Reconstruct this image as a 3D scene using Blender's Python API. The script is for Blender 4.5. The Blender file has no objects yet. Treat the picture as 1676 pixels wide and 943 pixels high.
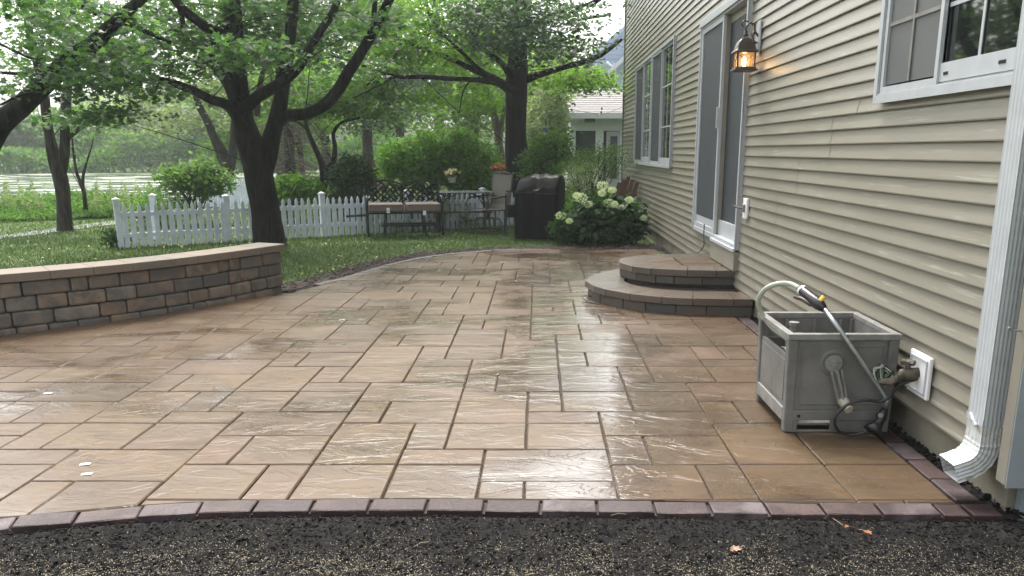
import bpy, bmesh, math, random
import numpy as np
from mathutils import Vector, Matrix, noise

random.seed(7)
rng = np.random.default_rng(11)
R = math.radians
scn = bpy.context.scene

# ------------------------------------------------------------------ camera
EYE = 1.35
FPX, CX, CY, HOR = 1331.0, 881.0, 574.0, 247.0
PITCH = math.atan((CY - HOR) / FPX)
cam = bpy.data.cameras.new('camera')
cam.sensor_width = 36.0
cam.lens = 36.0 * FPX / 1676.0
cam.shift_x = -(CX - 838.0) / 1676.0
cam.shift_y = (CY - 471.5) / 1676.0
cam.clip_start = 0.05
cam.clip_end = 1500.0
cam_o = bpy.data.objects.new('camera', cam)
scn.collection.objects.link(cam_o)
cam_o.location = (0, 0, EYE)
cam_o.rotation_euler = (R(90) - PITCH, 0, 0)
scn.camera = cam_o

# ------------------------------------------------------------------ sky and sun
SUN_EL, SUN_AZ = R(58), R(-12)          # high, ahead, behind thin cloud
w = bpy.data.worlds.new('World')
scn.world = w
w.use_nodes = True
nt = w.node_tree
nt.nodes.clear()
wo = nt.nodes.new('ShaderNodeOutputWorld')
bg = nt.nodes.new('ShaderNodeBackground')
sky = nt.nodes.new('ShaderNodeTexSky')
sky.sky_type = 'NISHITA'
sky.sun_disc = False
sky.sun_elevation = SUN_EL
sky.sun_rotation = SUN_AZ
sky.air_density = 1.4
sky.dust_density = 6.0
hs = nt.nodes.new('ShaderNodeHueSaturation')
hs.inputs['Saturation'].default_value = 0.22
nt.links.new(sky.outputs[0], hs.inputs['Color'])
nt.links.new(hs.outputs[0], bg.inputs['Color'])
bg.inputs['Strength'].default_value = 0.15
nt.links.new(bg.outputs[0], wo.inputs['Surface'])
sun = bpy.data.lights.new('sun', 'SUN')
sun.energy = 1.5
sun.angle = R(24)
sun.color = (1.0, 0.95, 0.88)
sun_o = bpy.data.objects.new('sun', sun)
scn.collection.objects.link(sun_o)
sd = Vector((math.sin(SUN_AZ) * math.cos(SUN_EL), math.cos(SUN_AZ) * math.cos(SUN_EL), math.sin(SUN_EL)))
sun_o.rotation_euler = sd.to_track_quat('Z', 'Y').to_euler()
scn.view_settings.view_transform = 'Standard'
scn.view_settings.look = 'None'
scn.view_settings.gamma = 1.0
scn.view_settings.exposure = 1.62
scn.cycles.max_bounces = 8
scn.cycles.transparent_max_bounces = 8
scn.cycles.volume_bounces = 1

# ------------------------------------------------------------------ helpers
def ray(u, v):
    x = (u - CX) / FPX
    y = -(v - CY) / FPX
    return Vector((x, math.cos(PITCH) + y * math.sin(PITCH), -math.sin(PITCH) + y * math.cos(PITCH)))
def at(u, v, Y):
    "survey point at distance Y"
    d = ray(u, v)
    return Vector((0, 0, EYE)) + d * (Y / d.y)
def gr(u, v, z=0.0):
    "survey point at height z"
    d = ray(u, v)
    return Vector((0, 0, EYE)) + d * ((EYE - z) / -d.z)
def atx(u, v, X):
    d = ray(u, v)
    return Vector((0, 0, EYE)) + d * (X / d.x)

C = scn.collection
def link(o, parent=None):
    C.objects.link(o)
    if parent is not None:
        o.parent = parent
        o.matrix_parent_inverse = Matrix.Identity(4)
    return o
def tag(o, label=None, cat=None, group=None, kind=None):
    if label: o['label'] = label
    if cat: o['category'] = cat
    if group: o['group'] = group
    if kind: o['kind'] = kind
    return o
def empty(name, loc=(0, 0, 0), rz=0.0, label=None, cat=None, group=None):
    o = bpy.data.objects.new(name, None)
    o.empty_display_size = 0.1
    C.objects.link(o)
    o.location = loc
    o.rotation_euler = (0, 0, rz)
    return tag(o, label, cat, group)

class MB:
    def __init__(s):
        s.v = []; s.f = []; s.smooth = False
    def add(s, vs, fs):
        n = len(s.v)
        s.v += [tuple(p) for p in vs]
        s.f += [tuple(i + n for i in f) for f in fs]
        return s
    def box(s, x0, x1, y0, y1, z0, z1, M=None):
        vs = [(x0, y0, z0), (x1, y0, z0), (x1, y1, z0), (x0, y1, z0), (x0, y0, z1), (x1, y0, z1), (x1, y1, z1), (x0, y1, z1)]
        if M is not None: vs = [M @ Vector(p) for p in vs]
        return s.add(vs, [(0, 3, 2, 1), (4, 5, 6, 7), (0, 1, 5, 4), (1, 2, 6, 5), (2, 3, 7, 6), (3, 0, 4, 7)])
    def bar(s, a, b, wd, ht=None, up=(0, 0, 1)):
        "box section bar from a to b"
        a = Vector(a); b = Vector(b); ht = ht or wd
        d = (b - a); L = d.length
        if L < 1e-6: return s
        d.normalize()
        u = Vector(up)
        if abs(d.dot(u)) > 0.98: u = Vector((1, 0, 0))
        x = d.cross(u).normalized(); y = x.cross(d).normalized()
        vs = []
        for p in (a, b):
            for sx, sy in ((-1, -1), (1, -1), (1, 1), (-1, 1)):
                vs.append(p + x * sx * wd / 2 + y * sy * ht / 2)
        return s.add(vs, [(3, 2, 1, 0), (4, 5, 6, 7), (0, 1, 5, 4), (1, 2, 6, 5), (2, 3, 7, 6), (3, 0, 4, 7)])
    def tube(s, pts, rad, n=8, caps=True, wob=0.0):
        pts = [Vector(p) for p in pts]
        if not hasattr(rad, '__len__'): rad = [rad] * len(pts)
        base = len(s.v)
        ref = None
        for i, p in enumerate(pts):
            d = (pts[min(i + 1, len(pts) - 1)] - pts[max(i - 1, 0)])
            if d.length < 1e-9: d = Vector((0, 0, 1))
            d.normalize()
            if ref is None:
                ref = Vector((0, 1, 0)) if abs(d.y) < 0.8 else Vector((1, 0, 0))
            x = (ref - d * ref.dot(d)).normalized()
            ref = x
            y = d.cross(x)
            for k in range(n):
                a = 2 * math.pi * k / n
                r = rad[i]
                if wob:
                    r *= 1 + wob * noise.noise(Vector((math.cos(a) * 1.6, math.sin(a) * 1.6, p.z * 2.2 + p.x)))
                s.v.append(tuple(p + x * math.cos(a) * r + y * math.sin(a) * r))
        for i in range(len(pts) - 1):
            for k in range(n):
                a = base + i * n + k; b = base + i * n + (k + 1) % n
                s.f.append((a, b, b + n, a + n))
        if caps:
            s.f.append(tuple(base + k for k in range(n))[::-1])
            s.f.append(tuple(base + (len(pts) - 1) * n + k for k in range(n)))
        return s
    def lathe(s, c, prof, n=16, M=None):
        "prof: list of (r, z)"
        base = len(s.v)
        for r, z in prof:
            for k in range(n):
                a = 2 * math.pi * k / n
                p = Vector((r * math.cos(a), r * math.sin(a), z))
                if M is not None: p = M @ p
                s.v.append(tuple(p + Vector(c)))
        for i in range(len(prof) - 1):
            for k in range(n):
                a = base + i * n + k; b = base + i * n + (k + 1) % n
                s.f.append((a, b, b + n, a + n))
        s.f.append(tuple(base + k for k in range(n))[::-1])
        s.f.append(tuple(base + (len(prof) - 1) * n + k for k in range(n)))
        return s
    def prism(s, poly, z0, z1):
        n = len(poly)
        vs = [(x, y, z0) for x, y in poly] + [(x, y, z1) for x, y in poly]
        fs = [tuple(range(n))[::-1], tuple(range(n, 2 * n))] + [(i, (i + 1) % n, n + (i + 1) % n, n + i) for i in range(n)]
        return s.add(vs, fs)
    def mesh(s, name, m, smooth=False):
        me = bpy.data.meshes.new(name)
        me.from_pydata(s.v, [], s.f)
        if m is not None: me.materials.append(m)
        if smooth or s.smooth:
            me.polygons.foreach_set('use_smooth', [True] * len(me.polygons))
        me.update()
        return me
    def build(s, name, m, parent=None, smooth=False, bevel=0.0, seg=1):
        o = bpy.data.objects.new(name, s.mesh(name, m, smooth))
        link(o, parent)
        if bevel:
            b = o.modifiers.new('edge', 'BEVEL'); b.width = bevel; b.segments = seg; b.limit_method = 'ANGLE'
        return o

def fast_mesh(name, V, sizes, m, smooth=False):
    "V (n,3) with consecutive polygons of the given sizes"
    me = bpy.data.meshes.new(name)
    me.vertices.add(len(V)); me.vertices.foreach_set('co', V.astype(np.float32).ravel())
    n = len(V)
    me.loops.add(n); me.loops.foreach_set('vertex_index', np.arange(n, dtype=np.int32))
    sizes = np.asarray(sizes, dtype=np.int32)
    me.polygons.add(len(sizes))
    st = np.concatenate([[0], np.cumsum(sizes)[:-1]]).astype(np.int32)
    me.polygons.foreach_set('loop_start', st)
    if smooth: me.polygons.foreach_set('use_smooth', [True] * len(sizes))
    me.materials.append(m)
    me.update(calc_edges=True)
    return me

# ------------------------------------------------------------------ materials
def newmat(name):
    m = bpy.data.materials.new(name); m.use_nodes = True
    t = m.node_tree; b = t.nodes['Principled BSDF']
    return m, t, b
def N(t, typ, **kw):
    n = t.nodes.new(typ)
    for k, v in kw.items():
        if k.startswith('i_'): n.inputs[k[2:].replace('_', ' ')].default_value = v
        else: setattr(n, k, v)
    return n
def ramp(t, fac, stops):
    r = t.nodes.new('ShaderNodeValToRGB')
    e = r.color_ramp.elements
    while len(e) < len(stops): e.new(0.5)
    for i, (p, c) in enumerate(stops):
        e[i].position = p
        e[i].color = (c[0], c[1], c[2], 1) if hasattr(c, '__len__') else (c, c, c, 1)
    t.links.new(fac, r.inputs[0])
    return r.outputs[0]
def mixc(t, fac, a, b, mode='MIX'):
    n = t.nodes.new('ShaderNodeMix'); n.data_type = 'RGBA'; n.blend_type = mode
    for sock, val in ((n.inputs[0], fac), (n.inputs[6], a), (n.inputs[7], b)):
        if hasattr(val, 'is_linked') or isinstance(val, bpy.types.NodeSocket): t.links.new(val, sock)
        elif hasattr(val, '__len__'): sock.default_value = (val[0], val[1], val[2], 1)
        else: sock.default_value = val
    return n.outputs[2]
def objco(t, scale=(1, 1, 1), world=False):
    c = t.nodes.new('ShaderNodeNewGeometry').outputs['Position'] if world else t.nodes.new('ShaderNodeTexCoord').outputs['Object']
    mp = t.nodes.new('ShaderNodeMapping'); mp.inputs['Scale'].default_value = scale
    t.links.new(c, mp.inputs[0])
    return mp.outputs[0]
def noise_(t, co, scale, detail=4, rough=0.55, dist=0.0):
    n = N(t, 'ShaderNodeTexNoise'); n.inputs['Scale'].default_value = scale; n.inputs['Detail'].default_value = detail
    n.inputs['Roughness'].default_value = rough; n.inputs['Distortion'].default_value = dist
    t.links.new(co, n.inputs['Vector'])
    return n.outputs['Fac']
def bump(t, b, h, strength, dist=0.01):
    n = N(t, 'ShaderNodeBump'); n.inputs['Strength'].default_value = strength; n.inputs['Distance'].default_value = dist
    t.links.new(h, n.inputs['Height']); t.links.new(n.outputs[0], b.inputs['Normal'])
    return n
def simple(name, col, rough=0.6, metal=0.0, var=0.15, nscale=8.0, bmp=0.0, bscale=60.0, world=True, spec=None):
    m, t, b = newmat(name)
    co = objco(t, world=world)
    f = noise_(t, co, nscale, 5)
    lo = tuple(c * (1 - var) for c in col); hi = tuple(min(1, c * (1 + var)) for c in col)
    t.links.new(ramp(t, f, [(0.3, lo), (0.7, hi)]), b.inputs['Base Color'])
    b.inputs['Roughness'].default_value = rough; b.inputs['Metallic'].default_value = metal
    if spec is not None: b.inputs['Specular IOR Level'].default_value = spec
    if bmp: bump(t, b, noise_(t, co, bscale, 4), bmp, 0.004)
    return m
def leafmat(name, cols, trans=0.45, rough=0.6, spec=0.18):
    m, t, b = newmat(name)
    g = t.nodes.new('ShaderNodeNewGeometry')
    co = objco(t, world=True)
    f = noise_(t, co, 1.3, 3)
    a = N(t, 'ShaderNodeMath', operation='MULTIPLY'); a.inputs[1].default_value = 0.6
    t.links.new(g.outputs['Random Per Island'], a.inputs[0])
    a2 = N(t, 'ShaderNodeMath', operation='MULTIPLY_ADD'); a2.inputs[1].default_value = 0.4
    t.links.new(f, a2.inputs[0]); t.links.new(a.outputs[0], a2.inputs[2])
    n = len(cols)
    c = ramp(t, a2.outputs[0], [(0.12 + 0.7 * i / (n - 1), cols[i]) for i in range(n)])
    t.links.new(c, b.inputs['Base Color'])
    b.inputs['Roughness'].default_value = rough
    b.inputs['Specular IOR Level'].default_value = spec
    tr = t.nodes.new('ShaderNodeBsdfTranslucent')
    c2 = mixc(t, 1.0, c, (1.35, 1.6, 0.7), 'MULTIPLY')
    t.links.new(c2, tr.inputs[0])
    mx = t.nodes.new('ShaderNodeMixShader'); mx.inputs[0].default_value = trans
    t.links.new(b.outputs[0], mx.inputs[1]); t.links.new(tr.outputs[0], mx.inputs[2])
    t.links.new(mx.outputs[0], t.nodes['Material Output'].inputs[0])
    return m
def barkmat(name, a, b_, rough=0.75):
    m, t, b = newmat(name)
    co = objco(t, (1, 1, 0.16), world=True)
    f = noise_(t, co, 17, 7, 0.7, 0.5)
    f2 = noise_(t, co, 3, 3)
    c = ramp(t, f, [(0.40, a), (0.62, b_)])
    c = mixc(t, f2, c, tuple(x * 0.6 for x in a))
    t.links.new(c, b.inputs['Base Color']); b.inputs['Roughness'].default_value = rough; b.inputs['Specular IOR Level'].default_value = 0.15
    bump(t, b, f, 1.0, 0.05)
    return m

def pavermat():
    m, t, b = newmat('wet_flagstone')
    oi = t.nodes.new('ShaderNodeObjectInfo')
    g = t.nodes.new('ShaderNodeNewGeometry')
    # offset the pattern for every stone
    off = N(t, 'ShaderNodeVectorMath', operation='SCALE'); 
    cmb = t.nodes.new('ShaderNodeCombineXYZ')
    t.links.new(oi.outputs['Random'], cmb.inputs[0]); t.links.new(oi.outputs['Random'], cmb.inputs[1])
    t.links.new(cmb.outputs[0], off.inputs[0]); off.inputs['Scale'].default_value = 37.0
    ad = N(t, 'ShaderNodeVectorMath', operation='ADD')
    t.links.new(g.outputs['Position'], ad.inputs[0]); t.links.new(off.outputs[0], ad.inputs[1])
    mp = t.nodes.new('ShaderNodeMapping'); mp.inputs['Scale'].default_value = (1, 2.4, 1); 
    t.links.new(ad.outputs[0], mp.inputs[0])
    base = ramp(t, oi.outputs['Random'], [(0.0, (0.084, 0.048, 0.022)), (0.22, (0.108, 0.068, 0.030)), (0.42, (0.080, 0.046, 0.026)), (0.6, (0.104, 0.068, 0.033)), (0.8, (0.060, 0.038, 0.021)), (1.0, (0.124, 0.073, 0.042))])
    stre = noise_(t, mp.outputs[0], 2.2, 5, 0.55, 1.2)
    c = mixc(t, ramp(t, stre, [(0.38, 0.0), (0.62, 0.75)]), base, (0.078, 0.055, 0.027))
    blot = noise_(t, mp.outputs[0], 5.5, 6, 0.6, 0.8)
    c = mixc(t, ramp(t, blot, [(0.43, 0.0), (0.7, 0.8)]), c, (0.055, 0.034, 0.023))
    pink = noise_(t, ad.outputs[0], 1.1, 2)
    c = mixc(t, ramp(t, pink, [(0.54, 0.0), (0.72, 0.3)]), c, (0.135, 0.078, 0.054))
    fine = noise_(t, mp.outputs[0], 90, 4, 0.7)
    c = mixc(t, ramp(t, fine, [(0.3, 0.35), (0.7, 0.0)]), c, (0.12, 0.085, 0.06))
    # damp film: darker where wet
    wn = noise_(t, objco(t, (1, 1.6, 1), world=True), 0.9, 5, 0.6, 0.5)
    # wetness added down the middle, shaped to carry the sky's bright sheen
    sx_ = t.nodes.new('ShaderNodeSeparateXYZ'); t.links.new(g.outputs['Position'], sx_.inputs[0])
    dx_ = N(t, 'ShaderNodeMath', operation='MULTIPLY_ADD'); dx_.inputs[1].default_value = 1.15; dx_.inputs[2].default_value = -0.42
    t.links.new(sx_.outputs[0], dx_.inputs[0])
    sq_ = N(t, 'ShaderNodeMath', operation='POWER'); sq_.inputs[1].default_value = 2.0
    ab_ = N(t, 'ShaderNodeMath', operation='ABSOLUTE'); t.links.new(dx_.outputs[0], ab_.inputs[0]); t.links.new(ab_.outputs[0], sq_.inputs[0])
    wa_ = N(t, 'ShaderNodeMath', operation='MULTIPLY_ADD'); wa_.inputs[1].default_value = -0.16; wa_.inputs[2].default_value = 0.07
    t.links.new(sq_.outputs[0], wa_.inputs[0])
    wb_ = N(t, 'ShaderNodeMath', operation='MAXIMUM'); wb_.inputs[1].default_value = -0.06; t.links.new(wa_.outputs[0], wb_.inputs[0])
    ws_ = N(t, 'ShaderNodeMath', operation='ADD'); t.links.new(wb_.outputs[0], ws_.inputs[0]); t.links.new(wn, ws_.inputs[1])
    wet = ramp(t, ws_.outputs[0], [(0.40, 0.0), (0.60, 1.0)])
    c = mixc(t, mixc(t, 1.0, wet, (0.38, 0.38, 0.38), 'MULTIPLY'), c, mixc(t, 1.0, c, (0.5, 0.48, 0.45), 'MULTIPLY'))
    t.links.new(c, b.inputs['Base Color'])
    # split-face relief
    mp2 = t.nodes.new('ShaderNodeMapping'); mp2.inputs['Scale'].default_value = (1, 2.2, 1)
    mp2.inputs['Rotation'].default_value = (0, 0, 0.35)
    t.links.new(ad.outputs[0], mp2.inputs[0])
    r1 = noise_(t, mp2.outputs[0], 2.6, 5, 0.55, 1.0)
    tr_ = ramp(t, r1, [(0.30, 0.0), (0.36, 0.22), (0.44, 0.26), (0.47, 0.50), (0.55, 0.56), (0.57, 0.78), (0.66, 0.84), (0.69, 1.0)])
    rr = N(t, 'ShaderNodeMath', operation='MULTIPLY'); rr.inputs[1].default_value = 0.30
    t.links.new(tr_, rr.inputs[0])
    r2 = noise_(t, mp2.outputs[0], 22, 5, 0.6, 0.8)
    h = N(t, 'ShaderNodeMath', operation='MULTIPLY_ADD'); h.inputs[1].default_value = 3.2
    t.links.new(rr.outputs[0], h.inputs[0])
    h2 = N(t, 'ShaderNodeMath', operation='MULTIPLY'); h2.inputs[1].default_value = 0.14
    t.links.new(r2, h2.inputs[0]); t.links.new(h2.outputs[0], h.inputs[2])
    bump(t, b, h.outputs[0], 0.6, 0.009)
    rg = ramp(t, mixc(t, 0.5, wet, r2), [(0.0, 0.50), (0.4, 0.32), (1.0, 0.14)])
    t.links.new(rg, b.inputs['Roughness'])
    b.inputs['Specular IOR Level'].default_value = 0.30
    cw_ = ramp(t, wet, [(0.0, 0.0), (0.35, 0.15), (1.0, 0.9)])
    t.links.new(cw_, b.inputs['Coat Weight'])
    b.inputs['Coat Roughness'].default_value = 0.10
    nb_ = N(t, 'ShaderNodeBump'); nb_.inputs['Strength'].default_value = 0.38; nb_.inputs['Distance'].default_value = 0.008
    t.links.new(h.outputs[0], nb_.inputs['Height']); t.links.new(nb_.outputs[0], b.inputs['Coat Normal'])
    return m
def stonemat(name, cols, rough=0.75, bmp=0.6, spec=0.4):
    m, t, b = newmat(name)
    oi = t.nodes.new('ShaderNodeObjectInfo')
    g = t.nodes.new('ShaderNodeNewGeometry')
    base = ramp(t, oi.outputs['Random'], [(i / (len(cols) - 1), c) for i, c in enumerate(cols)])
    cmb = t.nodes.new('ShaderNodeCombineXYZ')
    for k in range(3): t.links.new(oi.outputs['Random'], cmb.inputs[k])
    sc = N(t, 'ShaderNodeVectorMath', operation='SCALE'); sc.inputs['Scale'].default_value = 23.0
    t.links.new(cmb.outputs[0], sc.inputs[0])
    ad = N(t, 'ShaderNodeVectorMath', operation='ADD')
    t.links.new(g.outputs['Position'], ad.inputs[0]); t.links.new(sc.outputs[0], ad.inputs[1])
    f = noise_(t, ad.outputs[0], 6.0, 4, 0.55, 0.6)
    c = mixc(t, ramp(t, f, [(0.42, 0.0), (0.58, 0.85)]), base, cols[len(cols) // 2])
    f2 = noise_(t, ad.outputs[0], 140, 3, 0.7)
    c = mixc(t, ramp(t, f2, [(0.3, 0.5), (0.65, 0.0)]), c, tuple(x * 0.45 for x in cols[0]))
    t.links.new(c, b.inputs['Base Color'])
    b.inputs['Roughness'].default_value = rough; b.inputs['Specular IOR Level'].default_value = spec
    bump(t, b, noise_(t, ad.outputs[0], 60, 5, 0.7), bmp, 0.005)
    return m

M = {}
M['paver'] = pavermat()
M['border'] = stonemat('plum_border_brick', [(0.030, 0.015, 0.015), (0.055, 0.031, 0.028), (0.085, 0.055, 0.050), (0.034, 0.020, 0.021), (0.15, 0.12, 0.125), (0.040, 0.024, 0.024)], 0.42, 1.0, 0.28)  # pale lilac stop: wet shine put into the brick colour
M['greyborder'] = stonemat('grey_border_brick', [(0.055, 0.046, 0.043), (0.08, 0.068, 0.06), (0.066, 0.055, 0.052)], 0.6, 0.6, 0.5)
M['block'] = stonemat('wall_block', [(0.155, 0.135, 0.108), (0.24, 0.155, 0.10), (0.18, 0.15, 0.118), (0.098, 0.094, 0.090), (0.26, 0.195, 0.135), (0.12, 0.115, 0.108), (0.225, 0.195, 0.155)], 0.8, 0.9, 0.3)
M['cap'] = stonemat('cap_stone', [(0.165, 0.135, 0.10), (0.21, 0.155, 0.112), (0.18, 0.15, 0.115), (0.145, 0.125, 0.105), (0.225, 0.17, 0.12)], 0.6, 0.5, 0.4)
M['stepcap'] = stonemat('wet_step_cap', [(0.095, 0.073, 0.055), (0.125, 0.087, 0.062), (0.10, 0.082, 0.062), (0.068, 0.062, 0.056)], 0.26, 0.35, 0.6)
M['stepblock'] = stonemat('step_block', [(0.085, 0.075, 0.060), (0.12, 0.085, 0.060), (0.095, 0.085, 0.07), (0.058, 0.057, 0.056)], 0.6, 0.6, 0.4)
M['sand'] = simple('joint_sand', (0.035, 0.026, 0.022), 0.9, var=0.4, nscale=60, bmp=0.5, bscale=300)
M['bark'] = barkmat('wet_dark_bark', (0.003, 0.0035, 0.0025), (0.046, 0.042, 0.031))
M['bark2'] = barkmat('grey_brown_bark', (0.018, 0.015, 0.012), (0.095, 0.080, 0.060))
M['bark3'] = barkmat('pale_bark', (0.12, 0.10, 0.08), (0.25, 0.21, 0.17))
M['maple'] = leafmat('maple_leaf', [(0.028, 0.062, 0.030), (0.050, 0.105, 0.044), (0.082, 0.15, 0.062), (0.13, 0.20, 0.085)], 0.5, 0.45, 0.35)
M['maple_dark'] = leafmat('blue_green_leaf', [(0.028, 0.058, 0.038), (0.052, 0.092, 0.058), (0.092, 0.135, 0.09)], 0.42, 0.4, 0.5)
M['lime'] = leafmat('lime_leaf', [(0.07, 0.14, 0.02), (0.11, 0.20, 0.03), (0.16, 0.26, 0.045)], 0.5)
M['mid'] = leafmat('mid_leaf', [(0.045, 0.095, 0.028), (0.08, 0.15, 0.042), (0.125, 0.20, 0.06)], 0.45)
M['pale'] = leafmat('pale_leaf', [(0.10, 0.14, 0.075), (0.16, 0.20, 0.115), (0.26, 0.29, 0.19)], 0.4)
M['hedge'] = leafmat('hedge_leaf', [(0.055, 0.12, 0.022), (0.10, 0.20, 0.035), (0.16, 0.28, 0.055)], 0.4)
M['dark'] = leafmat('dark_leaf', [(0.012, 0.032, 0.012), (0.025, 0.058, 0.018), (0.045, 0.09, 0.028)], 0.3)
M['reed'] = leafmat('reed_leaf', [(0.055, 0.12, 0.03), (0.09, 0.18, 0.045), (0.14, 0.23, 0.08)], 0.45)
M['grassb'] = leafmat('grass_blade', [(0.035, 0.070, 0.024), (0.06, 0.105, 0.034), (0.095, 0.14, 0.05), (0.15, 0.17, 0.08)], 0.35)
M['fallen'] = leafmat('fallen_leaf', [(0.30, 0.28, 0.10), (0.42, 0.40, 0.20), (0.36, 0.30, 0.16)], 0.1)
M['brownleaf'] = leafmat('dry_leaf', [(0.25, 0.13, 0.06), (0.38, 0.24, 0.14)], 0.1)
M['bloom'] = leafmat('cream_petal', [(0.45, 0.50, 0.34), (0.60, 0.63, 0.50), (0.70, 0.71, 0.62)], 0.3)
M['orange'] = leafmat('orange_petal', [(0.55, 0.06, 0.03), (0.75, 0.14, 0.06), (0.8, 0.35, 0.2)], 0.3)
M['pinkfl'] = leafmat('pale_petal', [(0.75, 0.45, 0.3), (0.8, 0.7, 0.5), (0.85, 0.8, 0.65)], 0.3)
def sidingmat():
    m, t, b = newmat('vinyl_siding')
    co = objco(t, (1, 1, 1), world=True)
    oi = t.nodes.new('ShaderNodeObjectInfo')
    f = noise_(t, objco(t, (1, 0.5, 6), world=True), 2.0, 4, 0.6)
    c = ramp(t, f, [(0.3, (0.216, 0.200, 0.160)), (0.7, (0.250, 0.232, 0.189))])
    c = mixc(t, mixc(t, 1.0, ramp(t, oi.outputs['Random'], [(0, 0.0), (1, 1.0)]), (0.22, 0.22, 0.22), 'MULTIPLY'), c, (0.205, 0.188, 0.148))
    d = noise_(t, objco(t, (1, 2, 0.8), world=True), 0.8, 2, 0.5)
    c = mixc(t, ramp(t, d, [(0.55, 0.0), (0.8, 0.14)]), c, (0.21, 0.205, 0.155))
    # splashed dirt low on the wall
    gz = t.nodes.new('ShaderNodeSeparateXYZ'); t.links.new(t.nodes.new('ShaderNodeNewGeometry').outputs['Position'], gz.inputs[0])
    lo = N(t, 'ShaderNodeMath', operation='MULTIPLY_ADD'); lo.inputs[1].default_value = -1.3; lo.inputs[2].default_value = 0.62
    t.links.new(gz.outputs[2], lo.inputs[0])
    sp = N(t, 'ShaderNodeMath', operation='MULTIPLY'); t.links.new(lo.outputs[0], sp.inputs[0]); t.links.new(ramp(t, noise_(t, co, 9, 3, 0.6), [(0.35, 0.0), (0.75, 0.6)]), sp.inputs[1])
    sp.use_clamp = True
    c = mixc(t, sp.outputs[0], c, (0.12, 0.105, 0.07))
    # pale streaks running along the boards: wet glints put into the colour
    s = noise_(t, objco(t, (1, 1.0, 24), world=True), 2.5, 3, 0.6, 0.0)
    c = mixc(t, ramp(t, s, [(0.60, 0.0), (0.85, 0.5)]), c, (0.6, 0.6, 0.55))
    t.links.new(c, b.inputs['Base Color'])
    b.inputs['Roughness'].default_value = 0.36
    bump(t, b, noise_(t, objco(t, (1, 4, 30), world=True), 6, 4, 0.6), 0.12, 0.004)
    return m
M['siding'] = sidingmat()
M['trim'] = simple('white_trim', (0.42, 0.44, 0.46), 0.4, var=0.06, nscale=12)
M['beigetrim'] = simple('beige_trim', (0.225, 0.208, 0.168), 0.5, var=0.08)
M['greytrim'] = simple('grey_shadow_trim', (0.20, 0.22, 0.235), 0.5, var=0.08)  # end wall and post's near face: shade put into the colour
M['foundation'] = simple('concrete_foundation', (0.17, 0.155, 0.115), 0.9, var=0.35, nscale=3, bmp=0.6, bscale=40)
M['bluefound'] = simple('blue_grey_painted_foundation', (0.14, 0.165, 0.175), 0.85, var=0.4, nscale=6, bmp=0.6, bscale=30)
def glassmat():
    m, t, b = newmat('window_glass')
    b.inputs['Base Color'].default_value = (0.012, 0.014, 0.014, 1)
    b.inputs['Roughness'].default_value = 0.03
    b.inputs['IOR'].default_value = 1.9
    b.inputs['Specular IOR Level'].default_value = 0.7
    bump(t, b, noise_(t, objco(t, world=True), 1.6, 1), 0.05, 0.01)
    return m
M['glass'] = glassmat()
M['screen'] = simple('insect_screen', (0.095, 0.10, 0.10), 0.55, var=0.1, nscale=3, bmp=0.3, bscale=600)
M['dark_screen'] = simple('dark_screen_mesh', (0.028, 0.035, 0.042), 0.6, var=0.12, nscale=3)
M['blackp'] = simple('black_plastic', (0.012, 0.012, 0.014), 0.3, var=0.2)
M['rubber'] = simple('black_rubber', (0.015, 0.015, 0.016), 0.4, var=0.2)
M['greyp'] = simple('weathered_grey_resin', (0.135, 0.132, 0.122), 0.62, var=0.26, nscale=7, bmp=0.5, bscale=70)
M['greyp2'] = simple('worn_resin_edge', (0.19, 0.185, 0.17), 0.6, var=0.25, nscale=14, bmp=0.3, bscale=60)
M['creamp'] = simple('aged_cream_plastic', (0.33, 0.31, 0.24), 0.5, var=0.15)
M['hose'] = simple('pale_green_hose', (0.36, 0.40, 0.32), 0.4, var=0.1)
M['steel'] = simple('dull_steel', (0.34, 0.36, 0.37), 0.35, metal=0.75, var=0.2, nscale=30)
M['brass'] = simple('brass', (0.65, 0.42, 0.10), 0.35, metal=0.8, var=0.15)
M['oldbrass'] = simple('corroded_valve_metal', (0.10, 0.085, 0.065), 0.6, metal=0.4, var=0.5, nscale=40, bmp=0.6, bscale=120)
M['bronze'] = simple('bronze_lantern_metal', (0.085, 0.068, 0.058), 0.4, metal=0.6, var=0.2)
M['iron'] = simple('dark_green_iron', (0.007, 0.011, 0.011), 0.4, metal=0.3, var=0.3)
M['taupe'] = simple('taupe_metal', (0.065, 0.055, 0.045), 0.45, metal=0.3, var=0.2)
M['sling'] = simple('taupe_sling_fabric', (0.14, 0.125, 0.11), 0.7, var=0.12, nscale=5, bmp=0.3, bscale=400)
M['cushion'] = simple('tan_cushion_fabric', (0.155, 0.125, 0.105), 0.85, var=0.12, nscale=9, bmp=0.3, bscale=300)
M['whitetag'] = simple('white_paper_tag', (0.75, 0.75, 0.75), 0.6, var=0.03)
M['cover'] = simple('black_vinyl_cover', (0.0012, 0.0012, 0.0015), 0.33, var=0.3, nscale=4, bmp=0.6, bscale=9, spec=0.07)
M['picket'] = simple('white_painted_picket', (0.60, 0.65, 0.72), 0.55, var=0.16, nscale=7)
M['woodfence'] = simple('brown_weathered_board', (0.085, 0.062, 0.048), 0.85, var=0.3, nscale=7, bmp=0.5, bscale=40)
M['redwood'] = simple('red_brown_stained_wood', (0.10, 0.045, 0.03), 0.7, var=0.3, nscale=9, bmp=0.4, bscale=50)
M['terracotta'] = simple('pale_pot', (0.42, 0.42, 0.33), 0.6, var=0.15)
M['asphalt'] = simple('path_asphalt', (0.20, 0.20, 0.21), 0.85, var=0.2, nscale=20, bmp=0.4, bscale=200)
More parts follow.
